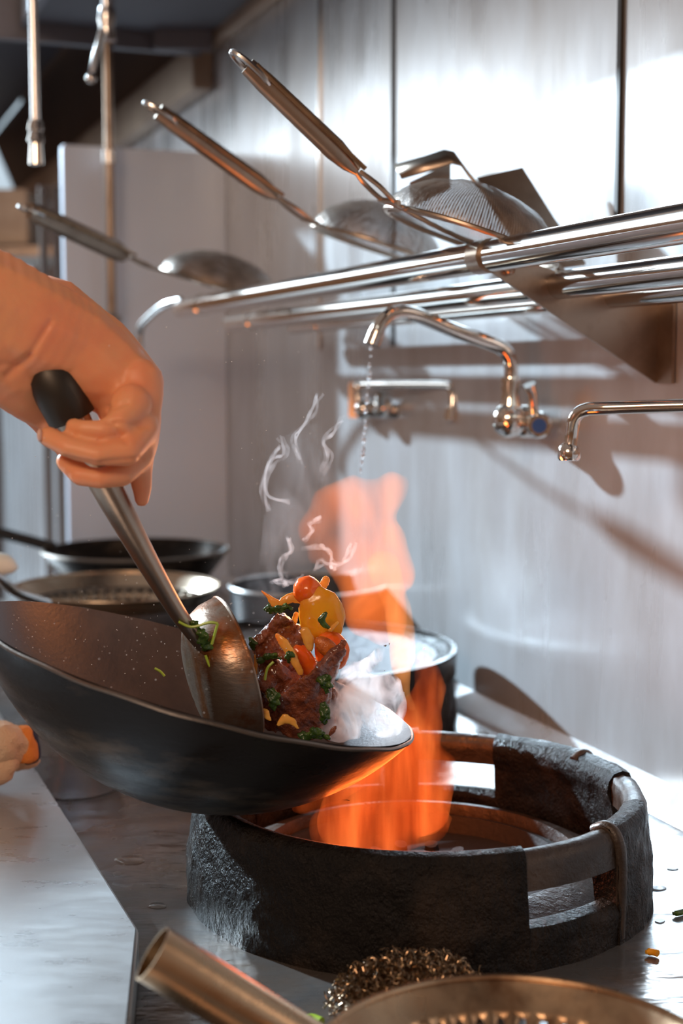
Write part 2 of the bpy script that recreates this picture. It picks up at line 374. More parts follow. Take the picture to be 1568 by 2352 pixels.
# ---- extraction hood far down the line
hz = WT + 0.06
hood = empty('extraction_hood', uvz(3.3, 0.3, hz), 'dark grey steel extraction hood hanging over the far end of the range', 'hood')
b = NB(); u0 = UP + 0.05
ubox(b, u0, u0 + 0.02, 0.36, VW - 0.035, onu(300, 112, u0).z, 2.75); obj('end_panel', b, M['hood'], hood, smooth=False)
b = NB(); ubox(b, u0 + 0.03, 6.4, 0.36, 0.38, PZ + 0.22, 2.75); obj('front_panel', b, M['brown'], hood, smooth=False)
b = NB(); ubox(b, u0 + 0.03, 6.4, VW - 0.02, VW - 0.002, WT + 0.035, 2.7); obj('back_panel', b, M['brown'], hood, smooth=False)
b = NB(); ubox(b, u0 + 0.03, 6.4, VW - 0.045, VW - 0.002, WT - 0.075, WT + 0.02, 0.004); obj('grease_gutter', b, M['beige'], hood, smooth=False)
b = NB(); ubox(b, u0 + 0.03, 6.4, 0.385, VW - 0.04, 2.30, 2.33)
for k in range(0): ubox(b, u0 + 0.1 + k * 0.26, u0 + 0.14 + k * 0.26, 0.385, VW - 0.04, 2.25, 2.30)
obj('filter_bank', b, M['hooddark'], hood, smooth=False)
b = NB(); 
add_box(b, at(352, 112, 2.86), RGT * 0.118, Vector((0, 0.03, 0)), Z * 0.045, 0.004); lo = obj('junction_box', b, M['hood'], hood)
# near hood soffit above the wall
nh = empty('canopy_hood', uvz(1.4, 0.6, 2.0), 'low steel canopy over the near part of the range, above the steel wall', 'hood')
b = NB(); ubox(b, -0.6, u0 - 0.02, VW - 0.40, VW - 0.001, 1.985, 2.02); obj('underside', b, M['hooddark'], nh, smooth=False)
b = NB(); ubox(b, -0.6, u0 - 0.02, VW - 0.405, VW - 0.385, 1.975, 2.5, 0.002); obj('front_lip', b, M['hood'], nh, smooth=False)

# ------------------------------------------------------------------ the range
rng = empty('wok_range', uvz(1.3, 0.3, 0), 'long stainless wok range with a wet steel top along the right wall', 'cooking range')
LEDGE = CT + 0.035
b = NB(); ubox(b, 0.3, UP - 0.001, -0.26, VW - 0.0005, CT - 0.03, CT); 
top = obj('top_plate', b, M['top'], rng, smooth=False)
b = NB(); ubox(b, 0.32, UP - 0.02, -0.24, VW - 0.02, 0.08, CT - 0.031); obj('body', b, M['panel'], rng, smooth=False)
# front ledge: its back edge runs (100,1790)-(318,2130), then a cut corner
e1, e2, e3 = onz(96, 1785, LEDGE), onz(318, 2132, LEDGE), onz(292, 2400, LEDGE)
pts = [onz(96, 1785, LEDGE) + (e1 - e2).normalized() * 1.2, e2, e3, e3 + Vector((0, -0.25, 0)), e3 + Vector((-0.7, -0.25, 0)), e1 + (e1 - e2).normalized() * 1.2 + Vector((-0.75, 0, 0))]
b = NB(); add_prism(b, [p - Z * 0.034 for p in pts], Z * 0.034); bmesh.ops.bevel(b, geom=list(b.edges), offset=0.0025, segments=2, affect='EDGES')
tag(obj('front_ledge', b, M['ledge'], smooth=True), 'scratched stainless ledge at the bottom left, in front of the wok range', 'worktop')

# water lying on the range top: thin puddles
for i, (x, y, w, h) in enumerate([(300, 1975, 70, 20), (1510, 2040, 40, 12), (1545, 1995, 26, 7), (1515, 2115, 24, 10), (362, 2080, 40, 14)]):
    b = NB(); c = onz(x, y, CT + 0.0004); ex = onz(x + w / 2, y, CT + 0.0004) - c; ey = onz(x, y - h / 2, CT + 0.0004) - c
    ring = []
    for k in range(28):
        t = 2 * math.pi * k / 28; f = 1 + 0.22 * noise.noise(Vector((math.cos(t) * 1.3, math.sin(t) * 1.3, i * 7)))
        ring.append((math.cos(t) * f, math.sin(t) * f))
    r0 = [b.verts.new(c + ex * p[0] + ey * p[1]) for p in ring]; r1 = [b.verts.new(c + ex * p[0] * .9 + ey * p[1] * .9 + Z * 0.0005) for p in ring]
    b.faces.new(r1)
    for k in range(28): b.faces.new((r0[k], r0[(k + 1) % 28], r1[(k + 1) % 28], r1[k]))
    L = ['round puddle of water on the range top left of the wok ring', 'largest water puddle on the range top right of the wok ring', 'small water puddle at the right picture edge behind the large one',
         'small water puddle just above the yellow scrap on the range top', 'puddle of water beside the cut corner of the front ledge'][i]
    tag(obj('water_puddle', b, M['glass']), L, 'puddle', 'puddles on the range top')

# unseen tall box, added on the ledge out of view to cast shade across it
cb = empty('shadow_caster_box', Vector((-0.95, 2.1, LEDGE)), 'tall steel box added out of view on the ledge to cast shade across it', 'box')
dcb = Vector((0.44, 0.90, 0)).normalized(); ncb = Vector((-0.90, 0.44, 0)).normalized()
b = NB(); add_box(b, Vector((-0.75, 2.43, LEDGE + 0.0005)) - dcb * 0.80, dcb * 0.80, ncb * 0.12, Z * 0.435, 0.004); obj('body', b, M['panel'], cb)
b = NB(); add_box(b, Vector((-0.745, 2.435, LEDGE + 0.436)) - dcb * 0.81, dcb * 0.81, ncb * 0.13, Z * 0.014, 0.003); obj('lid', b, M['steel'], cb)

# ------------------------------------------------------------------ wok rings
def sweep_sector(bm, c, prof, a0, a1, amp=0.0, step=2.0, seed=0):
    n = max(2, int(abs(a1 - a0) / step)); rows = []
    for k in range(n + 1):
        t = R(a0 + (a1 - a0) * k / n); row = []
        for (r, h) in prof:
            p = Vector((math.cos(t) * r, math.sin(t) * r, h))
            if amp:
                w = noise.fractal(p * 30 + Vector((seed, 0, 0)), 1.0, 2.0, 4) * amp
                d = Vector((math.cos(t), math.sin(t), 0)); p += d * w; p.z += 0.4 * w if h > 0.01 else 0
            row.append(bm.verts.new(c + p))
        rows.append(row)
    m = len(prof)
    for k in range(n):
        for i in range(m):
            j = (i + 1) % m; bm.faces.new((rows[k][i], rows[k + 1][i], rows[k + 1][j], rows[k][j]))
    bm.faces.new(rows[0]); bm.faces.new(list(reversed(rows[-1])))
    bmesh.ops.recalc_face_normals(bm, faces=bm.faces)
def dense(prof, n=5):
    out = []
    for i in range(len(prof)):
        a, b_ = prof[i], prof[(i + 1) % len(prof)]
        L = math.hypot(a[0] - b_[0], a[1] - b_[1]); k = max(1, int(L / 0.004))
        for j in range(k): out.append((a[0] + (b_[0] - a[0]) * j / k, a[1] + (b_[1] - a[1]) * j / k))
    return out
def wok_ring(c, label, windows, hgt=0.094, detail=1.0):
    t = empty('wok_ring', c, label, 'wok ring', 'cast iron wok rings on the range')
    # (a0,a1) windows; the rest is solid wall
    sol = dense([(0.204, 0), (0.2035, 0.03), (0.199, 0.07), (0.1965, hgt - 0.008), (0.1935, hgt - 0.002), (0.187, hgt), (0.178, hgt - 0.003), (0.173, hgt - 0.010), (0.172, hgt - 0.020), (0.176, hgt - 0.03), (0.180, 0.04), (0.182, 0)])
    low = dense([(0.2025, 0), (0.202, 0.026), (0.199, 0.033), (0.187, 0.035), (0.180, 0.030), (0.182, 0)])
    bar = dense([(0.1985, hgt - 0.032), (0.1965, hgt - 0.012), (0.193, hgt - 0.005), (0.186, hgt - 0.003), (0.178, hgt - 0.006), (0.1755, hgt - 0.014), (0.178, hgt - 0.031), (0.188, hgt - 0.034)])
    ws = sorted(windows); b = NB(); step = 1.2 if detail == 1 else 3
    for i, (a0, a1) in enumerate(ws):
        nx = ws[(i + 1) % len(ws)][0] + (360 if i == len(ws) - 1 else 0)
        sweep_sector(b, c, sol, a1, nx, 0.0022, step, i * 3)
        sweep_sector(b, c, low, a0 - 0.5, a1 + 0.5, 0.0016, step, i * 3 + 1)
    obj('ring_wall', b, M['iron'], t, sharp=60)
    for i, (a0, a1) in enumerate(ws):
        b = NB(); sweep_sector(b, c, bar, a0 - 0.6, a1 + 0.6, 0.0008, step, i * 5); obj('rim_bar', b, M['ironbar'], t, sharp=60)
    return t
RC = at(962, 1800, 1.25); RC = Vector((RC.x, RC.y, CT))
main_ring = wok_ring(RC, 'big black greasy cast iron wok ring in front, flames rising inside it', [(-69, -42), (-17, 9), (62, 87), (98, 124), (146, 172)])
# casting ribs at the joints of the near window
for a in (-40.5, 31):
    b = NB(); t = R(a); p = [RC + Vector((math.cos(t) * r, math.sin(t) * r, h)) for r, h in ((0.199, 0.004), (0.200, 0.06), (0.1965, 0.083), (0.187, 0.091), (0.176, 0.086))]
    add_tube(b, smoothpts(p, 5), 0.0055, 10)
    obj('casting_rib', b, M['ironbar'], main_ring)
# burner bowl inside
brn = empty('wok_burner', RC, 'black burner bowl with stepped iron flanges inside the big wok ring', 'burner')
b = NB(); add_lathe(b, [(0.176, 0.001), (0.176, 0.018), (0.150, 0.030), (0.139, 0.032), (0.137, 0.026), (0.137, 0.001)], RC, closed_prof=True, seg=96); obj('flange', b, M['ironbar'], brn)
b = NB(); add_lathe(b, [(0.134, 0.001), (0.134, 0.022), (0.126, 0.024), (0.122, 0.008), (0.04, 0.003), (0.0, 0.003)], RC, seg=96); obj('burner_bowl', b, M['black'], brn)
b = NB()
for k in range(10):
    t = 2 * math.pi * k / 10; add_tube(b, [RC + Vector((math.cos(t) * .05, math.sin(t) * .05, 0.004)), RC + Vector((math.cos(t) * .045, math.sin(t) * .045, 0.022))], [0.009, 0.006], 10)
add_tube(b, [RC + Z * 0.003, RC + Z * 0.026], [0.02, 0.014], 16); obj('jets', b, M['black'], brn)

# back ring with a dark water-filled wok in it
C2 = at(685, 1540, 1.84); C2 = Vector((C2.x, C2.y, CT))
wok_ring(C2, 'second wok ring behind the food, partly hidden by flame and smoke', [(40, 66), (90, 116), (200, 226), (250, 276)], detail=0)
w2 = empty('resting_wok', C2 + Z * 0.02, 'dark round bottomed wok full of glittering water on the back ring', 'wok')
def bowl_prof(r, dep, n=14, flat=0.0):
    Rr = (r * r + dep * dep) / (2 * dep); out = []
    a = math.asin(min(1, r / Rr)) if dep <= r else math.pi - math.asin(r / Rr)
    for k in range(n + 1):
        t = a * k / n; out.append((Rr * math.sin(t), Rr - Rr * math.cos(t)))
    return out
b = NB(); pr = [(r_, h_ + 0.022) for r_, h_ in bowl_prof(0.186, 0.068)]; add_lathe(b, pr + [(0.192, 0.070), (0.203, 0.068), (0.204, 0.099), (0.198, 0.100), (0.190, 0.094)] + [(r_ * 0.985, h_ + 0.003) for r_, h_ in reversed(pr)], C2); obj('bowl', b, M['wok'], w2)
b = NB(); add_lathe(b, [(0.0, 0.091), (0.1, 0.091), (0.188, 0.091)], C2); obj('water', b, M['foil'], w2)

# ------------------------------------------------------------------ the wok being tossed
WC = at(452, 1541, 1.16)
wr = 0.184; wdep = 0.108
# axis: nearly upright, leaning right and slightly away
wax = (Matrix.Rotation(R(16.6), 3, 'Y') @ Matrix.Rotation(R(-3.0), 3, 'X')) @ Z
wax.normalize()
wx = RGT - wax * RGT.dot(wax); wx.normalize(); wy = wax.cross(wx).normalized()
wok = empty('tossing_wok', WC - wax * wdep, 'large black carbon steel wok tilted in mid air above the big wok ring', 'wok')
pr = [(r_, h_ - wdep) for r_, h_ in bowl_prof(wr, wdep, 26)]
inn = [(r_ - 0.0025, h_ + 0.0022) for r_, h_ in pr[:]]; inn[0] = (0, inn[0][1])
b = NB(); add_lathe(b, pr, WC, wax, 128); obj('outer_shell', b, M['wok'], wok)
b = NB(); add_lathe(b, list(reversed(inn)), WC, wax, 128); obj('inner_shell', b, M['wokin'], wok)
b = NB(); ring_p = [WC + (wx * math.cos(t) + wy * math.sin(t)) * (wr - 0.0010) + wax * (0.0004 * math.sin(t * 17)) for t in [2 * math.pi * k / 160 for k in range(160)]]
add_tube(b, ring_p, 0.0017, 6, closed=True); obj('rim', b, M['rim'], wok)
b = NB()   # the wok's own handle goes left, out of the picture
hp = [WC - wx * (wr - 0.004) - wax * 0.006, WC - wx * (wr + 0.05) + wax * 0.01, WC - wx * (wr + 0.22) + wax * 0.035]
add_tube(b, smoothpts([tuple(p) for p in hp], 6), 0.013, 14); obj('handle', b, M['dull'], wok)

# ------------------------------------------------------------------ ladle in the hand
LB = at(470, 1488, 1.115)                          # where handle meets bowl
HT = at(150, 915, 1.035)                           # butt end
lad = empty('ladle', LB, 'long steel wok ladle held by the hand and dipped in the tilted wok', 'ladle')
b = NB()
hd = [at(138, 905, 1.030), at(215, 1060, 1.045), at(262, 1150, 1.055), at(330, 1275, 1.075), at(400, 1395, 1.095), at(440, 1452, 1.105), at(478, 1500, 1.115)]
rr = [0.0165, 0.0150, 0.0140, 0.0110, 0.0085, 0.0075, 0.0065]
sp = smoothpts([tuple(p) + (r_,) for p, r_ in zip(hd, rr)], 5)
add_tube(b, [Vector(p[:3]) for p in sp], [p[3] for p in sp], 20, caps=True, squash=0.8); obj('handle', b, M['dull'], lad)
b = NB(); d = (hd[0] - hd[1]).normalized(); add_tube(b, [hd[0] - d * 0.02, hd[0] + d * 0.0, hd[0] + d * 0.016, hd[0] + d * 0.024], [0.0175, 0.0185, 0.0180, 0.012], 20); obj('end_socket', b, M['grip'], lad)  # solid cap, coloured dark like the shade inside an open tube
# bowl: opening faces right and away, back of the bowl to us
lc = at(530, 1540, 1.150); lax = (RGT * 0.90 + Vector((0, 0.33, 0)) + Z * 0.22).normalized()
lr = 0.060; ld = 0.036
ld = 0.031
b = NB(); pr = [(0, -ld), (0.02, -ld), (0.036, -ld + 0.001), (0.046, -ld + 0.005), (0.053, -ld + 0.012), (0.058, -ld + 0.021), (lr, 0), (lr + 0.0005, 0.004)]
add_lathe(b, pr + [(r_ - 0.0018 if r_ > 0.002 else 0, h_ + 0.0016) for r_, h_ in reversed(pr)], lc, lax, 64); lo = obj('bowl', b, M['ladle'], lad)
b = NB(); add_lathe(b, [(lr + 0.0015 * math.cos(t), 0.004 + 0.0015 * math.sin(t)) for t in [k * math.pi / 3 for k in range(6)]], lc, lax, 64, closed_prof=True); obj('bowl_rim', b, M['ladle'], lad)

# ------------------------------------------------------------------ the cook's hand and forearm
pers = None
b = NB()
D = 1.035
blob_chain(b, [(-420, 560, 0.99, 185), (-200, 640, 1.00, 160), (-20, 715, 1.02, 138), (70, 755, 1.03, 128)])
blob_chain(b, [(70, 755, 1.03, 128), (160, 795, 1.045, 118), (235, 850, 1.05, 102)])
blob_chain(b, [(110, 740, 1.06, 110), (230, 815, 1.07, 90), (300, 880, 1.065, 76)])
blob_chain(b, [(235, 840, 1.05, 96), (292, 895, 1.05, 83), (300, 960, 1.05, 72), (300, 1010, 1.05, 66)])
# heel of the palm and thumb base, wrapping under the butt end
blob_chain(b, [(-40, 790, 1.02, 120), (20, 850, 1.03, 88), (62, 905, 1.045, 62), (98, 945, 1.06, 42), (118, 968, 1.06, 34)])
blob_chain(b, [(62, 905, 1.06, 55), (130, 990, 1.085, 38), (190, 1060, 1.085, 30), (240, 1120, 1.075, 24)])     # thumb behind the handle
# knuckles
blob_chain(b, [(318, 878, 1.04, 58), (322, 920, 1.035, 52), (316, 990, 1.035, 50), (308, 1050, 1.04, 44)])
# little finger
blob_chain(b, [(300, 930, 1.02, 50), (275, 972, 1.005, 35), (235, 988, 0.998, 26), (196, 984, 0.998, 23), (170, 980, 1.003, 21)])
# ring finger
blob_chain(b, [(318, 985, 1.025, 46), (292, 1038, 1.002, 34), (225, 1045, 0.992, 27), (160, 1028, 0.994, 26), (111, 1003, 1.003, 24)])
# middle finger
blob_chain(b, [(310, 1045, 1.035, 44), (280, 1088, 1.02, 30), (228, 1098, 1.010, 25), (185, 1092, 1.010, 24)])
blob_chain(b, [(185, 1088, 1.012, 26), (150, 1060, 1.02, 22)])
# index finger stretched along the handle
blob_chain(b, [(316, 1030, 1.055, 44), (322, 1085, 1.055, 28), (327, 1125, 1.055, 22), (326, 1148, 1.055, 18)])
pers = obj('person', b, M['skin'], base=at(100, 800, 1.04))
remesh(pers, 0.0019, 3, 0.5)
CREASE = [((18, 862), (66, 820), 9, .0022), ((66, 820), (118, 738), 7, .0020), ((0, 838), (40, 838), 8, .0014), ((246, 938), (292, 924), 6, .0016), ((248, 968), (338, 978), 6, .0018), ((262, 975), (290, 1018), 5, .0015), ((232, 1062), (330, 1052), 5, .0014), ((150, 1050), (235, 1068), 5, .0012)]
def skinny(p, n_):
    w = noise.fractal(p * 28, 1.0, 2.0, 3) * 0.0011
    q_ = p + pers.location - CAM; dd = q_.dot(FWD)
    if n_.dot(q_) < 0:
        px_ = Vector((W / 2 + FP * q_.x / dd, H / 2 - FP * q_.dot(UPV) / dd))
        for a, c, s_, dep in CREASE:
            a = Vector(a); c = Vector(c); t = max(0, min(1, (px_ - a).dot(c - a) / (c - a).length_squared)); ds = (px_ - a.lerp(c, t)).length
            w -= dep * math.exp(-(ds / s_) ** 2)
    return p + n_ * w
bake(pers, skinny)
tag(pers, "person's bare right forearm and hand gripping the ladle handle from above", 'person')
for (x, y, dd, ang) in ((92, 1000, 0.998, 0),):
    b = NB(); add_sphere(b, Vector((0, 0, 0)), 1, 2)
    for v_ in b.verts: v_.co = at(x, y, dd) + Vector((v_.co.x * 0.0022 if not ang else v_.co.x * 0.004, v_.co.y * 0.004, v_.co.z * 0.005))
    obj('fingernail', b, M['nail'], pers)

# ------------------------------------------------------------------ the rack above the taps
rack = empty('rack_shelf', uvz(1.6, 0.73, 1.39), 'three tube stainless rack shelf on triangular brackets fixed to the right wall', 'shelf')
RV = [(0.632, 0.0158, (1568, 513), 418), (0.712, 0.0140, (1568, 622), 530), (0.775, 0.0110, (1568, 668), 672)]
rail_pts = []
for (v, r_, (px, py), xe) in RV:
    v = v * VW / 0.832
    a = onv(px, py, v); z = a.z; ue = None
    # end: same v and z, at column xe
    ry = ray(xe, 740); t = v / ry.dot(V); ue = (ry * t).dot(U)
    p0 = uvz(0.45, v, z); p1 = uvz(ue, v, z)
    rail_pts.append((v, z, ue, r_))
    b = NB(); add_tube(b, [p0.lerp(p1, k / 8) for k in range(9)], r_, 24)
    add_sphere(b, p1, r_ * 0.98, 2)
    uj = ue - 0.14; add_tube(b, [uvz(uj, v, z), uvz(uj + 0.010, v, z)], r_ * 1.12, 24)
    obj('rail', b, M['chrome'], rack)
UB = onv(1515, 880, VW).dot(U)
def bracket(ub, w=0.004):
    z1 = rail_pts[0][1]
    zb = onv(1515, 880, VW).z
    b = NB()
    pts = [uvz(ub, rail_pts[0][0] - 0.016, z1 + 0.002), uvz(ub, rail_pts[0][0] + 0.0, z1 - 0.012), uvz(ub, VW - 0.004, zb), uvz(ub, VW - 0.004, rail_pts[2][1] + 0.004), uvz(ub, rail_pts[2][0], rail_pts[2][1] + 0.006), uvz(ub, rail_pts[0][0] + 0.02, z1 + 0.003)]
    add_prism(b, pts, U * w)
    ubox(b, ub - 0.028, ub, VW - 0.0045, VW - 0.001, zb, rail_pts[2][1] + 0.004)
    obj('bracket', b, M['dull'], rack, smooth=False)
    b = NB(); add_tube(b, [uvz(ub - 0.012, rail_pts[0][0] - 0.002, z1), uvz(ub + 0.014, rail_pts[0][0] - 0.002, z1)], rail_pts[0][3] * 1.06, 20)
    add_sphere(b, uvz(ub - 0.004, rail_pts[0][0] + 0.022, z1 - 0.012), 0.006, 2)
    obj('clamp', b, M['dull'], rack)
bracket(UB)
# far end bracket, a bent flat bar
v0, z0, ue, _ = rail_pts[0]
b = NB(); add_tube(b, smoothpts([tuple(at(415, 690, 2.5)), tuple(at(380, 700, 2.54)), tuple(at(350, 722, 2.60)), tuple(at(322, 755, 2.66)), tuple(at(320, 800, 2.67))], 5), 0.007, 10); 
add_tube(b, [uvz(ue - 0.02, v0, z0), at(415, 690, 2.5)], 0.006, 10)
obj('end_bar', b, M['steel'], rack)

# ---- spider / sieve
def sieve(label, E, N, C, rad, dome, w=0.010, tilt=None):
    """E handle end, N neck, C basket centre"""
    t = empty('wire_sieve', C, label, 'sieve', 'wire sieves lying on the rack shelf')
    X = (N - C).normalized(); side = X.cross((E - N).normalized()) if tilt is None else tilt
    up = tilt; Y = up.cross(X).normalized(); up = X.cross(Y).normalized()
    n = 56
    b = NB(); add_tube(b, [C + (X * math.cos(2 * math.pi * k / n) + Y * math.sin(2 * math.pi * k / n)) * rad for k in range(n)], 0.0028, 8, closed=True); obj('basket_rim', b, M['dull'], t)
    # dome of wire screen with UVs
    b = NB(); uvl = b.loops.layers.uv.new('UVMap'); rows = []
    for i in range(15):
        ph = (math.pi / 2) * i / 14
        rows.append([b.verts.new(C + (X * math.cos(2 * math.pi * k / n) + Y * math.sin(2 * math.pi * k / n)) * rad * math.cos(ph) + up * dome * math.sin(ph) * (1 + 0.06 * noise.noise(Vector((k * .3, i * .4, rad * 90))))) for k in range(n)])
    for i in range(13):
        for k in range(n):
            f = b.faces.new((rows[i][k], rows[i][(k + 1) % n], rows[i + 1][(k + 1) % n], rows[i + 1][k]))
            for l, (a_, c_) in zip(f.loops, ((k, i), (k + 1, i), (k + 1, i + 1), (k, i + 1))): l[uvl].uv = (a_ / n, c_ / 14)
    for i in [14]:
        pass
    obj('wire_basket', b, M['screen'], t)
    # two support wires from the neck round the basket
    b = NB(); hdv = (E - N); hl = hdv.length; hdv.normalize(); s = Y
    H0 = N + hdv * hl * 0.22                          # where the grip starts
    for sg in (1, -1):
        p = [H0 + s * sg * 0.004, N.lerp(H0, 0.55) + s * sg * 0.012, N + s * sg * 0.010, C + X * rad * 0.98 + s * sg * 0.006, C + X * rad * 0.6 + s * sg * rad * 0.78 * 1.02, C + s * sg * rad * 1.03]
        add_tube(b, [Vector(q_) for q_ in smoothpts([tuple(q_) for q_ in p], 6)], 0.0024, 8)
    p = [N, C + X * rad * 0.5 - up * 0.004, C - up * 0.004, C - X * rad]
    add_tube(b, [Vector(q_) for q_ in smoothpts([tuple(q_) for q_ in p], 5)], 0.0026, 8)
    add_tube(b, [N + s * 0.016, N - s * 0.016], 0.0026, 8)
    obj('support_wire', b, M['dull'], t)
    # flattened sheet grip, hollow at the end with an eyelet
    b = NB(); add_tube(b, [H0, H0 + hdv * 0.012, H0 + hdv * 0.03, E - hdv * 0.03, E - hdv * 0.008], [0.005, w * 0.8, w, w * 0.9, w * 0.75], 14, squash=0.6, up=s); obj('handle', b, M['dull'], t)
    b = NB(); 
    pts = []
    for k in range(20):
        a_ = 2 * math.pi * k / 20; pts.append(E - hdv * 0.012 + hdv * math.cos(a_) * 0.022 + s * math.sin(a_) * w * 0.85)
    add_tube(b, pts, 0.0030, 8, closed=True); obj('hanging_loop', b, M['steel'], t)
    # wire bound along the top of the grip
    b = NB(); upn = s.cross(hdv).normalized(); upn = upn if upn.z > 0 else -upn
    for sg in (1, -1): add_tube(b, [H0 + s * sg * w * 0.75 + upn * w * 0.35, E - hdv * 0.01 + s * sg * w * 0.75 + upn * w * 0.35], 0.0024, 8)
    obj('edge_wire', b, M['copper'], t)
    return t
upn = (Z * 1.0 - V * 0.10 + U * (-0.05)).normalized()
upt = (Z + V * 0.26 - U * 0.14).normalized()
sieve('wire sieve nearest the camera, handle end highest, resting on the rack shelf', at(553, 137, 1.30), at(893, 462, 1.36), at(1080, 545, 1.43), 0.090, 0.052, 0.0115, upt)
sieve('middle wire sieve on the rack shelf, handle pointing up between the other two', at(350, 247, 1.66), at(712, 508, 1.76), at(862, 566, 1.84), 0.086, 0.055, 0.0125, upt)
sieve('farthest and lowest wire sieve at the left end of the rack shelf', at(60, 480, 1.90), at(352, 616, 2.18), at(505, 655, 2.36), 0.100, 0.052, 0.0150, upt)

# ---- flat metal turners lying behind the sieves
def sheet(name, quad, th, m, label, cat, extra=None):
    b = NB(); nrm = (quad[1] - quad[0]).cross(quad[2] - quad[1]).normalized(); add_prism(b, quad, nrm * th)
    t = empty(name, quad[0], label, cat)
    obj('blade', b, m, t, smooth=False)
    return t
t = sheet('turner', [at(1092, 408, 1.60), at(1200, 384, 1.62), at(1272, 500, 1.585), at(1345, 604, 1.56), at(1232, 618, 1.55), at(1150, 505, 1.57)], 0.004, M['dull'], 'dark flat square ended turner leaning on the rack behind the nearest sieve', 'turner')
b = NB(); add_tube(b, [at(1238, 560, 1.565), at(1300, 640, 1.55)], 0.009, 10, squash=0.5); obj('handle', b, M['dull'], t)
sp = [(905, 380), (975, 360), (1020, 345), (1042, 350), (1060, 375), (1095, 415), (1180, 520), (1225, 590)]
t = empty('bent_scraper', at(1225, 590, 1.57), 'bent strip of dull steel arched over the nearest sieve on the rack', 'scraper')
b = NB(); prev = None
A = [at(x, y, 1.60 - 0.00005 * (x - 905)) for x, y in sp]
for i in range(len(A) - 1):
    dn = (A[i + 1] - A[i])
wv = (U * -0.02 + Z * -0.017)
top_ = [p for p in A]; bot = [p + wv for p in A]
vt = [b.verts.new(p) for p in top_]; vb = [b.verts.new(p) for p in bot]
for i in range(len(vt) - 1): b.faces.new((vt[i], vt[i + 1], vb[i + 1], vb[i]))
solid(obj('strip', b, M['dull'], t), 0.003)
b = NB(); add_box(b, at(940, 418, 1.63), at(1035, 372, 1.63) - at(940, 418, 1.63), Vector((0, 0.004, 0)), Z * -0.03); obj('tray_edge', b, M['steel'], t, smooth=False)

# ------------------------------------------------------------------ taps on the wall
def px_tube(b, pts, r_, seg=14, n=6):
    P = smoothpts([tuple(at(*p)) for p in pts], n); add_tube(b, [Vector(q_) for q_ in P], r_, seg)
def knob(b, c, r_, ax, l): add_tube(b, [c - ax * l / 2, c - ax * l * 0.35, c + ax * l * 0.35, c + ax * l / 2], [r_ * 0.8, r_, r_, r_ * 0.8], 16)
# middle tap
TD = 1.66
t = empty('wall_tap', at(1215, 975, 1.70), 'chrome wall tap with a tall arched spout dripping water, blue cold mark', 'tap', 'chrome taps along the right wall')
b = NB(); px_tube(b, [(1173, 905, TD), (1174, 850, TD), (1166, 815, TD - .005), (1135, 792, TD - .01), (1040, 758, TD - .03), (950, 722, TD - .05), (905, 720, TD - .06), (875, 742, TD - .065), (858, 785, TD - .068)], 0.0085, 16, 7); obj('spout', b, M['chrome'], t)
b = NB(); p = at(858, 785, TD - .068); q_ = at(848, 800, TD - .068); add_tube(b, [at(866, 764, TD - .067), at(855, 793, TD - .068)], 0.0100, 16); obj('nozzle', b, M['chrome'], t)
b = NB(); add_tube(b, [at(1173, 868, TD), at(1173, 880, TD), at(1172, 905, TD), at(1171, 940, TD)], [0.012, 0.0125, 0.0105, 0.0135], 18); obj('swivel_nut', b, M['chrome'], t)
b = NB(); add_sphere(b, at(1169, 965, TD), 0.0205, 3); add_tube(b, [at(1160, 962, TD), at(1212, 972, TD + .03), at(1275, 985, 1.75)], [0.014, 0.017, 0.017], 18)
add_sphere(b, at(1208, 968, TD + .015), 0.0195, 3); add_tube(b, [at(1275, 985, 1.72), at(1300, 985, 1.735)], [0.018, 0.020], 20)
pw = at(1275, 985, 1.72); add_tube(b, [pw, pw + V * (VW - pw.dot(V))], 0.010, 16); obj('valve_body', b, M['chrome'], t)
b = NB(); add_tube(b, [at(1226, 955, TD), at(1222, 905, TD - .005), at(1214, 884, TD - .01)], [0.0065, 0.006, 0.0085], 12); obj('lever', b, M['chrome'], t)
b = NB(); c = at(1238, 978, TD - 0.022); ax = (CAM - c).normalized(); add_tube(b, [c - ax * 0.03, c - ax * 0.004, c], [0.0155, 0.0155, 0.0125], 8); lo_ = obj('valve_cap', b, M['chrome'], t)
b = NB(); add_tube(b, [c, c + ax * 0.003], 0.0085, 16); obj('cold_mark', b, M['blue'], lo_)
# far tap
t = empty('wall_tap', at(860, 945, 2.16), 'farthest chrome wall tap, low and straight, left of the arched spout', 'tap', 'chrome taps along the right wall')
b = NB(); px_tube(b, [(822, 925, 2.15), (822, 888, 2.15), (840, 884, 2.14), (1020, 884, 1.96), (1036, 892, 1.94), (1040, 925, 1.935), (1034, 955, 1.935)], 0.0062, 12, 6); obj('spout', b, M['chrome'], t)
b = NB(); add_tube(b, [at(1036, 940, 1.935), at(1033, 966, 1.935)], 0.009, 14); obj('nozzle', b, M['chrome'], t)
b = NB(); add_sphere(b, at(836, 940, 2.15), 0.015, 3); add_tube(b, [at(830, 938, 2.15), at(930, 945, 2.12)], 0.012, 16); add_sphere(b, at(880, 935, 2.12), 0.016, 3); pw = at(900, 945, 2.13); add_tube(b, [pw, pw + V * (VW - pw.dot(V))], 0.011, 14); obj('valve_body', b, M['chrome'], t)
b = NB(); add_tube(b, [at(875, 930, 2.11), at(876, 905, 2.10)], [0.008, 0.010], 12); obj('lever', b, M['chrome'], t); b = NB(); add_tube(b, [at(1052, 900, 1.99), at(1072, 965, 1.98)], [0.004, 0.005], 10); obj('lever', b, M['chrome'], t)
b = NB(); pf = at(800, 915, 2.20); add_box(b, pf - Z * 0.03, RGT * 0.016, Vector((0, 0.03, 0)), Z * 0.055, 0.002); obj('mounting_plate', b, M['steel'], t)
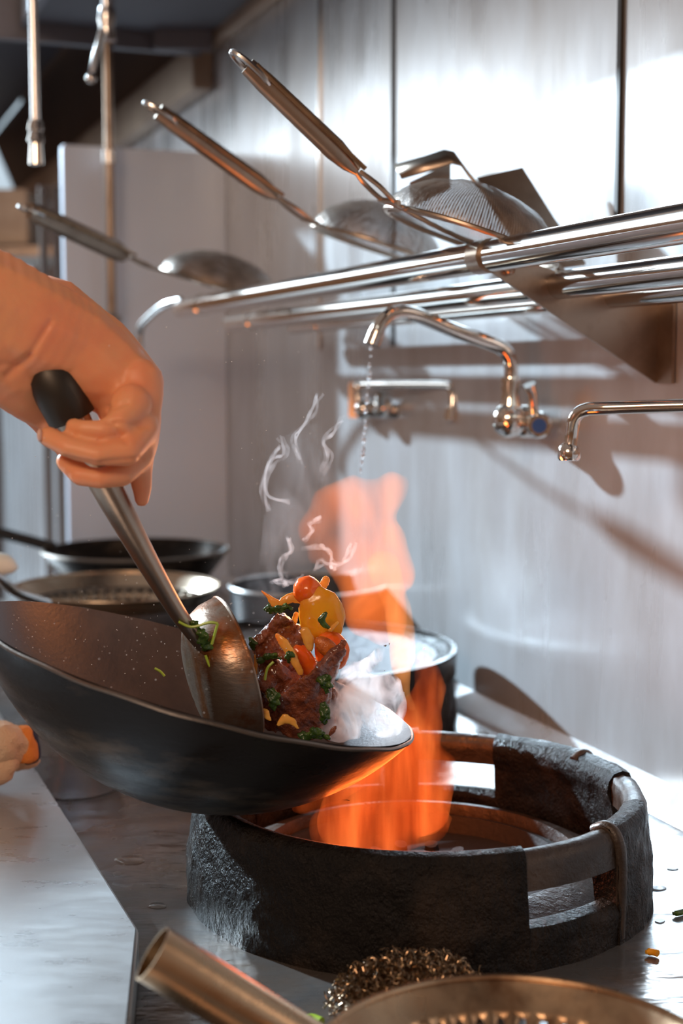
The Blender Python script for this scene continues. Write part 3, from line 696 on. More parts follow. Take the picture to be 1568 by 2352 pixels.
# near tap, mostly beyond the right edge
t = empty('wall_tap', at(1600, 960, 1.36), 'chrome tap spout with a square nozzle coming in from the right edge', 'tap', 'chrome taps along the right wall')
b = NB(); px_tube(b, [(1640, 930, 1.26), (1560, 932, 1.27), (1400, 937, 1.29), (1345, 941, 1.30), (1320, 960, 1.305), (1312, 1000, 1.31), (1308, 1030, 1.31)], 0.0062, 14, 6); obj('spout', b, M['chrome'], t)
b = NB(); add_tube(b, [at(1309, 1022, 1.31), at(1307, 1030, 1.31), at(1306, 1052, 1.31), at(1306, 1058, 1.31)], [0.0078, 0.0105, 0.0105, 0.0090], 12); obj('nozzle', b, M['chrome'], t)
b = NB(); pw = at(1640, 930, 1.26); add_sphere(b, pw, 0.016, 3); add_tube(b, [pw, pw + V * (VW - pw.dot(V))], 0.011, 14); obj('valve_body', b, M['chrome'], t)
# falling water
b = NB()
random.seed(3)
y = 800
while y < 1090:
    add_sphere(b, at(852 - (y - 800) * 0.085 + random.uniform(-2, 2), y, TD - .068), random.uniform(0.0014, 0.0026), 2, (1, 1, random.uniform(1.1, 2.2))); y += random.uniform(9, 24)
tag(obj('falling_water', b, M['glass']), 'string of water drops falling from the arched chrome spout', 'water', kind='stuff')

# ------------------------------------------------------------------ pipes, upper left
def pipe(name, label, x0, y0, x1, y1, d, r_, m, cat='pipe', seg=18):
    t = empty(name, at(x1, y1, d), label, cat)
    a = at(x0, y0, d); c = at(x1, y1, d); c = Vector((a.x, a.y, c.z)); a.z = 2.55 if d < 2.2 else 1.98
    b = NB(); add_tube(b, [a, c], r_, seg); obj('pipe', b, m, t); return t, c
t, c = pipe('rinse_pipe', 'bright chrome pipe hanging down at the far upper left', 78, 100, 74, 280, 2.1, 0.0065, M['pipe'])
b = NB()
add_tube(b, [c + Z * 0.004, c - Z * 0.010, c - Z * 0.012, c - Z * 0.026, c - Z * 0.030, c - Z * 0.060], [0.009, 0.012, 0.009, 0.013, 0.009, 0.011], 16); obj('nozzle', b, M['chrome'], t)
t, c = pipe('rinse_pipe', 'chrome pipe ending in a valve with a lever, right of the bright pipe', 245, 10, 245, 60, 2.3, 0.008, M['pipe'])
b = NB(); add_tube(b, [c + Z * 0.03, c + Z * 0.01, c, c - Z * 0.022], [0.012, 0.015, 0.012, 0.015], 16); obj('valve_body', b, M['steel'], t)
b = NB(); add_tube(b, [at(236, 70, 2.28), at(218, 130, 2.27), at(211, 165, 2.27)], [0.006, 0.005, 0.004], 10); add_sphere(b, at(209, 180, 2.27), 0.0085, 3); obj('lever', b, M['chrome'], t)
t = empty('gas_pipe', at(250, 715, 2.75), 'thin dull vertical pipe running down in front of the steel partition', 'pipe')
b = NB(); a = at(247, 130, 2.75); c = Vector((a.x, a.y, at(250, 715, 2.75).z)); a2 = Vector((a.x, a.y, 1.98)); add_tube(b, [a2, c], 0.009, 16); obj('pipe', b, M['dull'], t)
b = NB(); m_ = at(247, 358, 2.75); add_tube(b, [Vector((a.x, a.y, m_.z + .012)), Vector((a.x, a.y, m_.z - .012))], 0.0135, 16); obj('coupling', b, M['steel'], t)
b = NB(); add_tube(b, [c, c - Z * 0.01, c + Vector((0.0, UP * 0.0 + 0.12, -0.012))], 0.009, 14); obj('elbow', b, M['dull'], t)
# things on the far side of the partition
b = NB(); add_box(b, at(-60, 560, 4.2), RGT * 0.16, Vector((0, 0.2, 0)), Z * 0.16, 0.005); 
t = empty('wall_shelf', at(-60, 640, 4.2), 'beige storage box on the far shelf above the forearm', 'box'); obj('box', b, M['beige'], t)
b = NB(); add_box(b, at(-120, 565, 4.1), RGT * 0.40, Vector((0, 0.4, 0)), Z * -0.03, 0.003); obj('shelf_board', b, M['dull'], t)
for k, x in enumerate((100, 130)):
    b = NB(); a = at(x, 520, 3.6); add_tube(b, [a + Z * 0.1, a - Z * 0.9], 0.012, 12); tag(obj('upright_post', b, M['brown']), ['thin steel post left of the steel partition, farther left', 'thin steel post touching the steel partition edge'][k], 'post', 'posts left of the partition')

# ------------------------------------------------------------------ pans at the back left
def lathe_obj(name, prof, c, m, parent, seg=72, **k):
    b = NB(); add_lathe(b, prof, c, seg=seg, **k); return obj(name, b, m, parent)
# perforated strainer bowl
def perforated(b, c, prof_fn, rows, n, hr):
    """prof_fn(t)->(r,h), t 0..1; rows: list of (t0,t1,offset)"""
    def P(a, t):
        r_, h_ = prof_fn(t); return c + Vector((math.cos(a) * r_, math.sin(a) * r_, h_))
    allv = []
    for (t0, t1, off) in rows:
        da = 2 * math.pi / n
        for k in range(n):
            a0 = (k + off) * da; am = a0 + da / 2; a1 = a0 + da; tm = (t0 + t1) / 2
            outer = [(a0, t0), (am, t0), (a1, t0), (a1, tm), (a1, t1), (am, t1), (a0, t1), (a0, tm)]
            inner = [(am + (o_[0] - am) / math.hypot((o_[0] - am) / (da / 2), (o_[1] - tm) / ((t1 - t0) / 2)) * hr, tm + (o_[1] - tm) / math.hypot((o_[0] - am) / (da / 2), (o_[1] - tm) / ((t1 - t0) / 2)) * hr) for o_ in outer]
            vo = [b.verts.new(P(*o_)) for o_ in outer]; vi = [b.verts.new(P(*o_)) for o_ in inner]; allv += vo
            for j in range(8): b.faces.new((vo[j], vo[(j + 1) % 8], vi[(j + 1) % 8], vi[j]))
def strainer(name, c, r_, dep, label, m, n=44, nrows=4, t_lo=0.42, t_hi=0.78, cat='strainer', hr=0.42):
    t = empty(name, c - Z * dep, label, cat)
    Rr = (r_ * r_ + dep * dep) / (2 * dep); A_ = math.asin(min(1, r_ / Rr)) if dep < r_ else math.pi / 2
    fn = lambda t_: (Rr * math.sin(A_ * t_), Rr - Rr * math.cos(A_ * t_) - dep)
    b = NB(); dt = (t_hi - t_lo) / nrows
    perforated(b, c, fn, [(t_lo + i * dt, t_lo + (i + 1) * dt, 0) for i in range(nrows)], n, hr)
    def band(ta, tb, k_):
        ns = n * 2; rows = [[b.verts.new(c + Vector((math.cos(2 * math.pi * j / ns) * fn(ta + (tb - ta) * i / k_)[0], math.sin(2 * math.pi * j / ns) * fn(ta + (tb - ta) * i / k_)[0], fn(ta + (tb - ta) * i / k_)[1]))) for j in range(ns)] for i in range(k_ + 1)]
        for i in range(k_):
            for j in range(ns): b.faces.new((rows[i][j], rows[i][(j + 1) % ns], rows[i + 1][(j + 1) % ns], rows[i + 1][j]))
    band(t_hi, 1.0, 6); band(0.02, t_lo, 6)
    bmesh.ops.remove_doubles(b, verts=b.verts, dist=1e-5); bmesh.ops.recalc_face_normals(b, faces=b.faces)
    solid(obj('bowl', b, m, t), 0.0014)
    b = NB(); add_tube(b, [c + Vector((math.cos(2 * math.pi * k / 90) * r_, math.sin(2 * math.pi * k / 90) * r_, 0)) for k in range(90)], 0.0022, 8, closed=True); obj('rim', b, m, t)
    return t
c1 = at(268, 1346, 2.10)
t = strainer('strainer_bowl', c1, 0.152, 0.075, 'shiny perforated strainer bowl behind the tilted wok, rows of small holes', M['warm'], n=46, nrows=4, t_lo=0.45, t_hi=0.85, hr=0.55)
b = NB(); add_tube(b, [Vector(q_) for q_ in smoothpts([tuple(c1 + Vector((-0.150, -0.02, 0.0))), tuple(c1 + Vector((-0.17, -0.03, 0.012))), tuple(c1 + Vector((-0.26, -0.07, 0.055)))], 5)], 0.007, 12); obj('handle', b, M['steel'], t)
# pot under the strainer
pc = Vector((c1.x, c1.y, CT)); t = empty('stock_pot', pc, 'dark low pot carrying the perforated strainer bowl', 'pot')
lathe_obj('body', [(0, 0.001), (0.125, 0.001), (0.132, 0.01), (0.132, c1.z - CT - 0.02), (0.129, c1.z - CT - 0.02), (0.127, 0.012), (0, 0.010)], pc, M['grey_pan'], t)
# black wok at the back
c3 = at(312, 1262, 2.52); t = empty('back_wok', Vector((c3.x, c3.y, CT)), 'black wok with a pale rim farthest back, behind the strainer bowl', 'wok')
pr = [(r_, h_ - 0.10) for r_, h_ in bowl_prof(0.163, 0.10)]
lathe_obj('bowl', pr + [(r_ - 0.003 if r_ > 0.003 else 0, h_ + 0.002) for r_, h_ in reversed(pr)], c3, M['wok'], t)
lathe_obj('rim', [(0.163 + 0.003 * math.cos(k), 0.003 * math.sin(k)) for k in (0, 1.05, 2.1, 3.14, 4.2, 5.2)], c3, M['rim'], t, closed_prof=True)
lathe_obj('stand', [(0.135, CT - c3.z + 0.001), (0.13, -0.05), (0.12, -0.05), (0.125, CT - c3.z + 0.001)], c3, M['black'], t, closed_prof=True)
b = NB(); add_tube(b, [c3 + Vector((-0.15, 0.03, -0.0)), c3 + Vector((-0.26, 0.03, 0.03))], 0.01, 12); obj('handle', b, M['black'], t)
# third pot behind the food
c4 = at(708, 1343, 2.22); t = empty('round_pot', Vector((c4.x, c4.y, CT)), 'dark grey pot with a bright steel rim behind the tossed food', 'pot')
lathe_obj('body', [(0, CT - c4.z + 0.001), (0.105, CT - c4.z + 0.001), (0.118, CT - c4.z + 0.02), (0.122, 0), (0.119, 0), (0.112, CT - c4.z + 0.025), (0, CT - c4.z + 0.02)], c4, M['grey_pan'], t)
lathe_obj('rim', [(0.1225 + 0.0035 * math.cos(k), 0.0035 * math.sin(k)) for k in (0, 1.05, 2.1, 3.14, 4.2, 5.2)], c4, M['steel'], t, closed_prof=True)
# low pan whose rim shows above the wok's far edge
c5 = at(480, 1440, 1.93); 
t = empty('frying_pan', Vector((c5.x, c5.y, CT)), 'low steel pan, pale front rim just above the far edge of the tilted wok', 'pan')
c5 = Vector((at(300, 1440, 1.97).x, at(300, 1440, 1.97).y, CT))
# ladle bowl, white rag at left edge
b = NB(); blob_chain(b, [(-40, 1300, 1.75, 40), (10, 1296, 1.75, 26), (30, 1304, 1.75, 14)]); o = obj('rag', b, M['white']); remesh(o, 0.004, 4); tag(o, 'crumpled white rag at the left edge beside the strainer bowl', 'rag')
b = NB(); p0 = at(-60, 1280, 1.72); add_tube(b, [Vector(q_) for q_ in smoothpts([tuple(at(-60, 1270, 1.72)), tuple(at(0, 1330, 1.74)), tuple(at(40, 1362, 1.80)), tuple(at(110, 1385, 1.86))], 5)], 0.006, 12)
bpy.data.objects.remove(t)
tag(obj('serving_spoon', b, M['steel']), 'shiny curved steel spoon at the left edge below the white rag', 'spoon')

# towel on the ledge at the left
tw = empty('kitchen_towel', onz(20, 1800, LEDGE), 'beige folded terry towel with orange and navy stripes at the left edge', 'towel')
def wrap(lst, m, vx=0.003):
    b = NB(); blob_chain(b, lst, sub=2); o = obj('towel_fold', b, m, tw); remesh(o, vx, 3)
    bake(o, lambda p, n_: p + n_ * noise.fractal(p * 45, 1, 2, 3) * 0.004); return o
dT = 1.38
wrap([(-60, 1710, dT, 60), (0, 1705, dT, 56), (34, 1712, dT + .01, 44)], M['cloth']); wrap([(-60, 1770, dT, 50), (-10, 1765, dT, 40), (12, 1750, dT, 34)], M['cloth'])
o = wrap([(52, 1694, dT + .012, 30), (60, 1728, dT + .012, 30)], M['clotho']); o['label'] = 'orange stripe'
o = wrap([(64, 1700, dT + .03, 27), (70, 1730, dT + .03, 26)], M['clothn']); o['label'] = 'navy stripe'
wrap([(-30, 1740, dT + .05, 45), (50, 1745, dT + .05, 28), (78, 1748, dT + .05, 18)], M['cloth'])
# plastic tub behind
pc = onz(170, 1812, CT); 
t = empty('plastic_tub', pc, 'clear plastic tub under the left side of the tilted wok', 'tub')
lathe_obj('body', [(0, 0.001), (0.048, 0.001), (0.058, 0.05), (0.056, 0.05), (0.046, 0.003), (0, 0.003)], pc, M['plastic'], t, seg=40)

# ------------------------------------------------------------------ foreground
# tube handle, out of focus
fh = empty('foreground_ladle', at(700, 2420, 0.82), 'blurred bronze toned tube handle with an open end, lower left foreground', 'ladle')
ha, hb = at(350, 2190, 0.822), at(740, 2430, 0.84); hd_ = (hb - ha).normalized()
b = NB(); rr_ = 0.0168
a_, b_, _ = frame(hd_)
prof = [(rr_, 0), (rr_, 0.001), (rr_, 0.12), (rr_ * 1.05, 0.22), (rr_ * 0.9, 0.22), (rr_ * 0.93, 0.001), (rr_ * 0.93, 0)]
add_lathe(b, prof, ha, hd_, 40, closed_prof=True); obj('tube_handle', b, M['copper'], fh)
# perforated skimmer at the bottom
sk = at(1195, 2450, 0.76); 
t = strainer('skimmer', sk, 0.113, 0.05, 'tarnished brass toned perforated skimmer at the bottom edge', M['copper'], n=46, nrows=4, t_lo=0.34, t_hi=0.84, cat='skimmer', hr=0.40)
# stainless scourer: curly strands
random.seed(11)
b = NB(); sc0 = onz(948, 2330, CT)
for k in range(900):
    a = random.uniform(0, 2 * math.pi); rr_ = math.sqrt(random.random())
    px_ = math.cos(a) * rr_ * 0.060; py_ = math.sin(a) * rr_ * 0.042; hmax = 0.042 * math.sqrt(max(0.05, 1 - rr_ ** 2)) + 0.003
    base = sc0 + RGT * px_ + Vector((0, py_, 0)) + Z * random.uniform(0.5, 1) * hmax
    base.z = max(base.z, CT + 0.004)
    ax = Vector((random.gauss(0, 1), random.gauss(0, 1), random.gauss(0, .6))).normalized(); f1, f2, _ = frame(ax)
    cr_ = random.uniform(0.0018, 0.0034); n = 9; ph = random.uniform(0, 6)
    pts = [base + ax * (j - n / 2) * 0.0011 + f1 * math.cos(j * 0.9 + ph) * cr_ + f2 * math.sin(j * 0.9 + ph) * cr_ for j in range(n)]
    add_tube(b, pts, 0.00055, 4, caps=False, squash=0.5)
add_sphere(b, sc0 + Z * 0.004, 1, 3, (0.05, 0.034, 0.030))
tag(obj('steel_scourer', b, M['scourer']), 'curly stainless steel scourer in front of the big wok ring', 'scourer')

# scraps on the range top
def scrap(pts, r_, m, label, cat='food scrap', name='vegetable_scrap'):
    P = [onz(x, y, CT + r_ + 0.0005) for x, y in pts]; b = NB(); add_tube(b, [Vector(q_) for q_ in smoothpts([tuple(p) for p in P], 4)], [r_ * (0.6 if i in (0, 1) else 1) for i in range(4 * (len(P) - 1) + 1)], 10)
    tag(obj(name, b, m), label, cat, 'scraps on the range top')
scrap([(1483, 2187), (1497, 2186), (1510, 2190)], 0.0028, M['squash'], 'small bright yellow vegetable scrap right of the big wok ring')
scrap([(1545, 2098), (1560, 2096), (1580, 2090)], 0.0025, M['herb'], 'dark green vegetable scrap at the right picture edge')
scrap([(690, 2345), (715, 2340), (738, 2348)], 0.0035, M['stem'], 'light green stalk end between foreground tube handle and scourer')

# ------------------------------------------------------------------ food in the air
def mfix(k): return (0.5 + 0.5 * math.sin(k * 12.9898))
def fblob(name, label, cat, x, y, d, w, h, rot, m, dep=0.7, amp=0.10, fr=60, sub=4, group=None, seed=0, yaw=0):
    """lumpy ellipsoid: w,h in px, depth extent relative to w"""
    c = at(x, y, d); s = d / FP; b = NB(); add_sphere(b, Vector((0, 0, 0)), 1.0, sub)
    rx = Matrix.Rotation(R(rot), 3, 'Y') @ Matrix.Rotation(R(yaw), 3, 'Z')
    for v_ in b.verts:
        n_ = v_.co.normalized(); f = 1 + amp * noise.fractal(n_ * 1.6 + Vector((seed, 0, 0)), 1, 2, 4) + amp * 0.5 * noise.noise(n_ * 5 + Vector((seed, 3, 0)))
        p = Vector((n_.x * w / 2 * s, n_.y * w / 2 * s * dep, n_.z * h / 2 * s)) * f
        v_.co = c + rx @ p
    o = obj(name, b, m)
    return tag(o, label, cat, group) if label else o
def chain(name, label, cat, lst, m, vox=0.0016, flat=0.6, amp=0.002, fr=90, it=3, group=None, parent=None):
    b = NB(); blob_chain(b, lst, sub=2, flat=flat); o = obj(name, b, m, parent); remesh(o, vox, it)
    bake(o, lambda p, n_: p + n_ * (noise.fractal(p * fr, 1, 2, 4) * amp))
    if label: tag(o, label, cat, group)
    return o
FD = 1.165
# tomatoes
fblob('cherry_tomato', 'whole glossy orange red tomato at the very top of the tossed food', 'tomato', 706, 1356, FD, 68, 66, 10, M['tomato'], 0.95, 0.05, group='tomatoes in the tossed food', seed=1)
o = fblob('cherry_tomato', 'halved tomato at the right side of the food, cut face showing', 'tomato', 762, 1494, FD - .01, 78, 92, -20, M['tomato'], 0.6, 0.06, group='tomatoes in the tossed food', seed=2)
c = at(750, 1487, FD - 0.028); b = NB(); add_sphere(b, Vector((0, 0, 0)), 1, 3)
for v_ in b.verts: v_.co = c + Matrix.Rotation(R(40), 3, 'Y') @ Vector((v_.co.x * 0.0115, v_.co.y * 0.0045, v_.co.z * 0.0070))
obj('cut_face', b, M['tomcut'], o)
fblob('cherry_tomato', 'soft orange tomato wedge in the middle of the food beside the curved onion', 'tomato', 695, 1514, FD - .012, 50, 78, -32, M['tomato'], 0.6, 0.08, group='tomatoes in the tossed food', seed=3)
# yellow squash piece
o = fblob('squash_slice', 'large glossy yellow squash slice with a dark green herb stuck on it', 'squash', 738, 1414, FD - .004, 104, 134, -12, M['squash'], 0.42, 0.07, seed=4)
b = NB(); blob_chain(b, [(748, 1408, FD - .026, 6), (737, 1424, FD - .027, 9), (745, 1436, FD - .026, 8), (756, 1442, FD - .024, 5)], flat=.4); oo = obj('herb_flake', b, M['herb'], o); remesh(oo, 0.001, 2)
b = NB(); blob_chain(b, [(775, 1430, FD - .022, 5), (758, 1447, FD - .024, 7)], flat=.5); oo = obj('onion_shred', b, M['onion'], o); remesh(oo, 0.001, 2)
# onions
ON = [
 ([(601, 1358, 2), (618, 1372, 7), (634, 1388, 12), (645, 1395, 8)], 'pointed orange onion sliver sticking out at the upper left of the food', FD),
 ([(640, 1392, 6), (655, 1378, 12), (672, 1372, 13), (690, 1380, 10)], 'translucent onion piece left of the top tomato', FD),
 ([(733, 1360, 9), (742, 1345, 11), (748, 1332, 10)], 'pale onion piece behind the top tomato', FD + .02),
 ([(636, 1460, 7), (652, 1478, 12), (668, 1500, 12), (680, 1525, 11), (690, 1545, 9)], 'long curved onion strip in front of the middle tomato wedge', FD - .03),
 ([(700, 1450, 12), (708, 1468, 14), (712, 1488, 10)], 'shiny wrinkled onion curl below the yellow squash', FD - .025),
 ([(680, 1410, 7), (676, 1428, 8)], 'small onion strip under the left side of the squash', FD + .01),
 ([(585, 1505, 4), (588, 1530, 6), (590, 1548, 4)], 'thin onion shred against the ladle bowl', FD - .01),
 ([(572, 1646, 5), (590, 1636, 10), (606, 1638, 12), (622, 1654, 5)], 'yellow onion chunk at the wok edge, left one', FD - .055),
 ([(640, 1664, 6), (654, 1650, 12), (672, 1658, 9), (684, 1672, 5)], 'yellow onion chunk at the wok edge, right one', FD - .055)]
for i, (pts, lab, d) in enumerate(ON):
    chain('onion_slice', lab, 'onion', [(x, y, d, r_) for x, y, r_ in pts], M['onion'], 0.0011, 0.5, 0.0007, 160, 2, group='onion pieces in the tossed food')
# meat: folded slices with a grain
def beef(label, topl, botl, dt, db, th=0.0045, fold=0.006, seed=0, nu=44, nv=26, bulge=0.0):
    A = smoothpts(topl, 8); B_ = smoothpts(botl, 8)
    def pt(L, t):
        f = t * (len(L) - 1); i_ = min(int(f), len(L) - 2); k_ = f - i_; return [L[i_][q] * (1 - k_) + L[i_ + 1][q] * k_ for q in (0, 1)]
    b = NB(); rows = []
    for iu in range(nu + 1):
        t = iu / nu; a = pt(A, t); c = pt(B_, t); row = []
        for iv in range(nv + 1):
            w = iv / nv; x = a[0] * (1 - w) + c[0] * w; y = a[1] * (1 - w) + c[1] * w
            edge = 1 + 0.0
            d = dt * (1 - w) + db * w + fold * math.sin(t * 7 + seed + w * 2.5) * 0.5 - bulge * math.sin(math.pi * w) + 0.006 * noise.noise(Vector((t * 3 + seed, w * 3, 0)))
            jx = 7 * noise.noise(Vector((t * 7, w * 7, seed))); jy = 7 * noise.noise(Vector((t * 7 + 9, w * 7, seed)))
            row.append(b.verts.new(at(x + jx, y + jy, d)))
        rows.append(row)
    for iu in range(nu):
        for iv in range(nv): b.faces.new((rows[iu][iv], rows[iu + 1][iv], rows[iu + 1][iv + 1], rows[iu][iv + 1]))
    o = obj('beef_slice', b, M['meat']); solid(o, th, 0)
    m_ = o.modifiers.new('remesh', 'REMESH'); m_.mode = 'VOXEL'; m_.voxel_size = 0.0011
    s_ = o.modifiers.new('smooth', 'SMOOTH'); s_.factor = .5; s_.iterations = 3
    bake(o, lambda p, n_: p + n_ * (noise.fractal(Vector((p.x * 90 + seed * 5, p.y * 60, p.z * 90)), 1, 2, 4) * 0.0011 + noise.noise(Vector(((p.x + p.z * .9) * 420, p.y * 90, (p.x - p.z) * 70))) * 0.0008))
    return tag(o, label, 'beef', 'beef pieces in the tossed food')
beef('large folded beef slice running from the halved tomato down to the wok edge', [(796, 1476), (768, 1494), (738, 1520), (702, 1552), (664, 1580), (630, 1600)], [(772, 1530), (758, 1570), (750, 1625), (740, 1680), (690, 1700), (640, 1668)], FD - .040, FD - .016, th=0.006, fold=0.006, seed=1.3)
beef('glistening brown beef strip at the upper left of the food', [(636, 1412), (664, 1418), (688, 1440), (700, 1470)], [(580, 1488), (588, 1512), (640, 1516), (694, 1505)], FD + .002, FD - .012, th=0.008, fold=0.010, seed=4.1)
beef('dark beef chunk in the middle, beside the ladle bowl', [(606, 1512), (625, 1516), (655, 1540), (690, 1560)], [(598, 1575), (622, 1604), (650, 1612), (690, 1600)], FD + .0, FD - .012, th=0.008, fold=0.008, seed=7.7)
beef('narrow beef fold below the upper strip, behind the tomato wedge', [(640, 1500), (670, 1490), (700, 1500), (735, 1520)], [(640, 1560), (672, 1565), (705, 1560), (730, 1560)], FD + .022, FD + .015, th=0.008, fold=0.008, seed=2.2)
beef('dark beef piece pressed against the ladle bowl above the wok edge', [(588, 1560), (606, 1575), (625, 1600), (645, 1610)], [(586, 1640), (604, 1656), (630, 1668), (660, 1680)], FD + .0, FD - .012, th=0.010, fold=0.008, seed=9.4)
beef('ragged beef edge hanging at the right side of the falling food', [(748, 1560), (758, 1572), (764, 1590)], [(738, 1690), (750, 1698), (762, 1690)], FD - .004, FD - .006, th=0.006, fold=0.006, seed=5.9, nu=24)
# herbs: crumpled leaves
HB = [((618, 1395), (640, 1402), (668, 1394), 11, 'dark wilted herb bunch under the top left onion slivers', FD - .005), ((660, 1512), (668, 1504), (662, 1520), 9, 'small dark herb beside the curved onion strip', FD - .03),
      ((575, 1468), (584, 1478), (580, 1490), 8, 'dark herb leaf on the right rim of the ladle bowl', FD - .01), ((735, 1565), (750, 1560), (752, 1585), 14, 'green herb leaf on the lower right beef', FD - .045),
      ((620, 1590), (632, 1600), (628, 1625), 15, 'green herb leaf on the lower left beef', FD - .045), ((595, 1640), (588, 1600), (590, 1620), 9, 'dark herb trapped between beef and ladle', FD - .03),
      ((598, 1515), (620, 1508), (640, 1512), 9, 'dark herb strip under the upper beef', FD - .02), ((700, 1690), (725, 1685), (745, 1692), 15, 'dark herb leaves at the wok edge below the beef', FD - .05),
      ((742, 1620), (748, 1640), (744, 1660), 12, 'dark herb leaf at the right side of the lowest beef', FD - .04)]
for i, (a, c_, e_, r_, lab, d) in enumerate(HB):
    chain('herb_leaf', lab, 'herb', [(*a, d, r_ * .8), (*c_, d - .003, r_), (*e_, d, r_ * .7)], M['herb'], 0.0012, 0.35, 0.0035, 200, 1, group='herbs in the tossed food')
# tangle of herbs where the handle meets the ladle bowl
chain('herb_leaf', 'tangled dark herbs caught where the handle meets the ladle bowl', 'herb', [(446, 1432, 1.095, 8), (462, 1452, 1.095, 11), (474, 1478, 1.10, 14), (488, 1496, 1.105, 12), (500, 1500, 1.11, 7)], M['herb'], 0.0012, 0.5, 0.004, 180, 1, group='herbs in the tossed food')
ST = [([(410, 1428), (440, 1440), (480, 1430), (500, 1432)], 1.09, 'light green stem crossing the lower ladle handle'), ([(472, 1505), (482, 1530), (500, 1552)], 1.10, 'thin green stem hanging on the back of the ladle bowl'),
      ([(628, 1520), (614, 1535), (608, 1562)], FD - .04, 'bright green stem curl in front of the middle beef'), ([(500, 1432), (492, 1460), (486, 1480)], 1.09, 'short green stem beside the tangled herbs'), ([(355, 1535), (368, 1542), (378, 1553)], 1.20, 'small yellow green scrap lying inside the wok')]
for pts, d, lab in ST:
    b = NB(); px_tube(b, [(x, y, d) for x, y in pts], 0.0011, 8, 5); tag(obj('green_sprig', b, M['stem']), lab, 'green sprig', 'green sprigs in the food')
chain('beef_crumb', 'small brown scrap at the wok edge right of the food', 'beef', [(755, 1690, FD - .05, 5), (765, 1678, FD - .05, 8), (770, 1668, FD - .05, 5)], M['meat'], 0.0012, 0.4, 0.0005)

# specks of oil flying above the wok
random.seed(5); b = NB()
for k in range(320):
    x = random.uniform(20, 720); y = random.gauss(1480, 60) if k % 2 else random.uniform(700, 1680); d = random.uniform(1.0, 1.18) if k % 2 else random.uniform(0.95, 1.4)
    add_sphere(b, at(x, y, d), random.uniform(0.00018, 0.00045), 1)
tag(obj('oil_spray', b, M['mist'], base=at(400, 1500, 1.1)), 'fine bright specks of oil and steam flying over the wok', 'oil spray', kind='stuff')

# ------------------------------------------------------------------ flame, steam, smoke
def vblob(name, label, cat, chains, m, vox=0.005, it=4, amp=0.006, fr=14, flat=1.0, parent=None):
    b = NB()
    for ch in chains: blob_chain(b, ch, sub=2, flat=flat)
    o = obj(name, b, m, parent); remesh(o, vox, it)
    bake(o, lambda p, n_: p + n_ * (noise.fractal(Vector((p.x * fr, p.y * fr, p.z * fr * .6)), 1, 2, 3) * amp))
    if label: tag(o, label, cat)
    return o
fl = empty('flame', RC + Z * 0.03, 'tall orange gas flame leaping out of the big wok ring behind the food', 'flame')
F2 = 1.36
vblob('upper_tongue', None, None, [[(715, 1225, F2, 45), (770, 1160, F2, 62), (840, 1180, F2, 78), (890, 1140, F2, 55), (925, 1110, F2, 24)], [(750, 1120, F2, 16), (780, 1150, F2, 40), (860, 1250, F2, 90), (890, 1310, F2, 66)],
    [(728, 1262, F2, 40), (760, 1255, F2, 45), (820, 1300, F2, 60), (860, 1390, F2, 75), (890, 1440, F2, 58)]], M['flame'], 0.0035, 3, 0.013, 15, 0.55, fl)
vblob('side_tongue', None, None, [[(880, 1300, F2 - .02, 40), (915, 1400, F2 - .03, 36), (925, 1480, F2 - .05, 30), (922, 1540, F2 - .07, 26), (930, 1590, F2 - .09, 22), (945, 1625, F2 - .1, 14)]], M['flamecore'], 0.003, 3, 0.004, 20, 0.5, fl)
vblob('lower_flame', None, None, [[(800, 1900, 1.20, 70), (850, 1860, 1.21, 100), (900, 1780, 1.24, 95), (960, 1680, 1.29, 62), (985, 1580, 1.32, 46), (975, 1510, 1.34, 30)], [(880, 1890, 1.20, 95), (960, 1850, 1.24, 85), (1000, 1760, 1.28, 55)],
    [(760, 1905, 1.18, 50), (860, 1912, 1.18, 60), (980, 1900, 1.20, 60), (1010, 1880, 1.22, 40)]], M['flamelow'], 0.005, 4, 0.008, 14, 0.6, fl)
vblob('flame_licking_wok', None, None, [[(690, 1850, 1.16, 26), (760, 1820, 1.17, 34), (850, 1770, 1.18, 30), (915, 1715, 1.19, 16)]], M['flamelow'], 0.004, 3, 0.004, 20, 0.8, fl)
ld_ = bpy.data.lights.new('flame_glow', 'POINT'); lo_ = bpy.data.objects.new('flame_glow', ld_); col.objects.link(lo_); lo_.location = at(880, 1830, 1.24); ld_.energy = 0.7; ld_.color = (1.0, 0.22, 0.04); ld_.shadow_soft_size = 0.05
ld2 = bpy.data.lights.new('upper_flame_glow', 'POINT'); l2 = bpy.data.objects.new('upper_flame_glow', ld2); col.objects.link(l2); l2.location = at(830, 1280, 1.36); ld2.energy = 1.0; ld2.color = (1.0, 0.36, 0.10); ld2.shadow_soft_size = 0.05
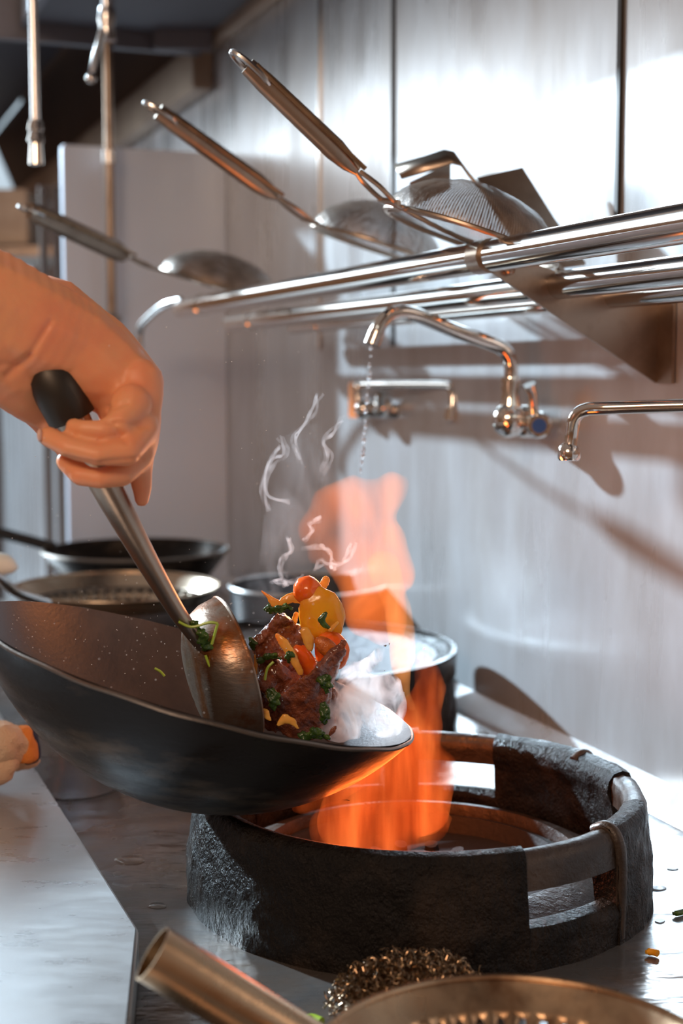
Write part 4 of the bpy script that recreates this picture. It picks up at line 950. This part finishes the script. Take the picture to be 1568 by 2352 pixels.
vblob('steam_cloud', 'dense white steam cloud at the right lip of the tilted wok', 'steam', [[(780, 1660, 1.15, 55), (840, 1640, 1.15, 62), (890, 1650, 1.15, 50), (915, 1668, 1.15, 30)], [(800, 1590, 1.16, 42), (870, 1590, 1.16, 55), (910, 1570, 1.17, 26)], [(900, 1560, 1.17, 22), (930, 1600, 1.16, 20), (940, 1635, 1.15, 14)],
    [(790, 1545, 1.17, 22), (850, 1530, 1.18, 26), (890, 1480, 1.19, 22)]], M['smoke'], 0.004, 4, 0.008, 25, 0.7)
vblob('thin_steam', 'thin veil of steam drifting across the back pots above the wok', 'steam', [[(590, 1400, 1.30, 60), (650, 1300, 1.32, 70), (690, 1180, 1.34, 80), (720, 1050, 1.36, 90)]], M['haze'], 0.008, 3, 0.012, 10, 0.6)
random.seed(21)
WIS = [[(655, 1345), (650, 1320), (640, 1300), (655, 1280), (672, 1262), (664, 1240)], [(640, 1330), (628, 1335), (650, 1338), (672, 1336), (690, 1325)], [(762, 1310), (762, 1290), (755, 1268), (735, 1258), (700, 1262)],
       [(690, 1060), (675, 1010), (700, 980), (720, 940), (735, 910)], [(660, 1150), (625, 1140), (610, 1100), (630, 1060), (655, 1040), (640, 1000)], [(740, 1090), (755, 1050), (735, 1020), (760, 990), (790, 960)], [(725, 1305), (740, 1290), (770, 1300), (800, 1280), (812, 1250)],
       [(620, 1170), (600, 1120), (615, 1060), (640, 1025)], [(700, 1240), (720, 1225), (710, 1200), (735, 1190)]]
ws = empty('smoke_wisps', at(700, 1340, 1.2), 'fine blue grey smoke wisps curling up above the tossed food', 'smoke')
for w in WIS:
    b = NB(); 
    for s_ in range(3):
        d = 1.2 + random.uniform(-.02, .03); P = smoothpts([tuple(at(x + random.uniform(-9, 9), y + random.uniform(-7, 7), d + random.uniform(-.008, .008))) for x, y in w], 10)
        rad = [0.0013 + 0.0016 * abs(noise.noise(Vector((i * 0.13, s_ * 7 + w[0][0], 0)))) for i in range(len(P))]
        add_tube(b, [Vector(q_) for q_ in P], rad, 8)
    obj('wisp', b, M['wisp'], ws)
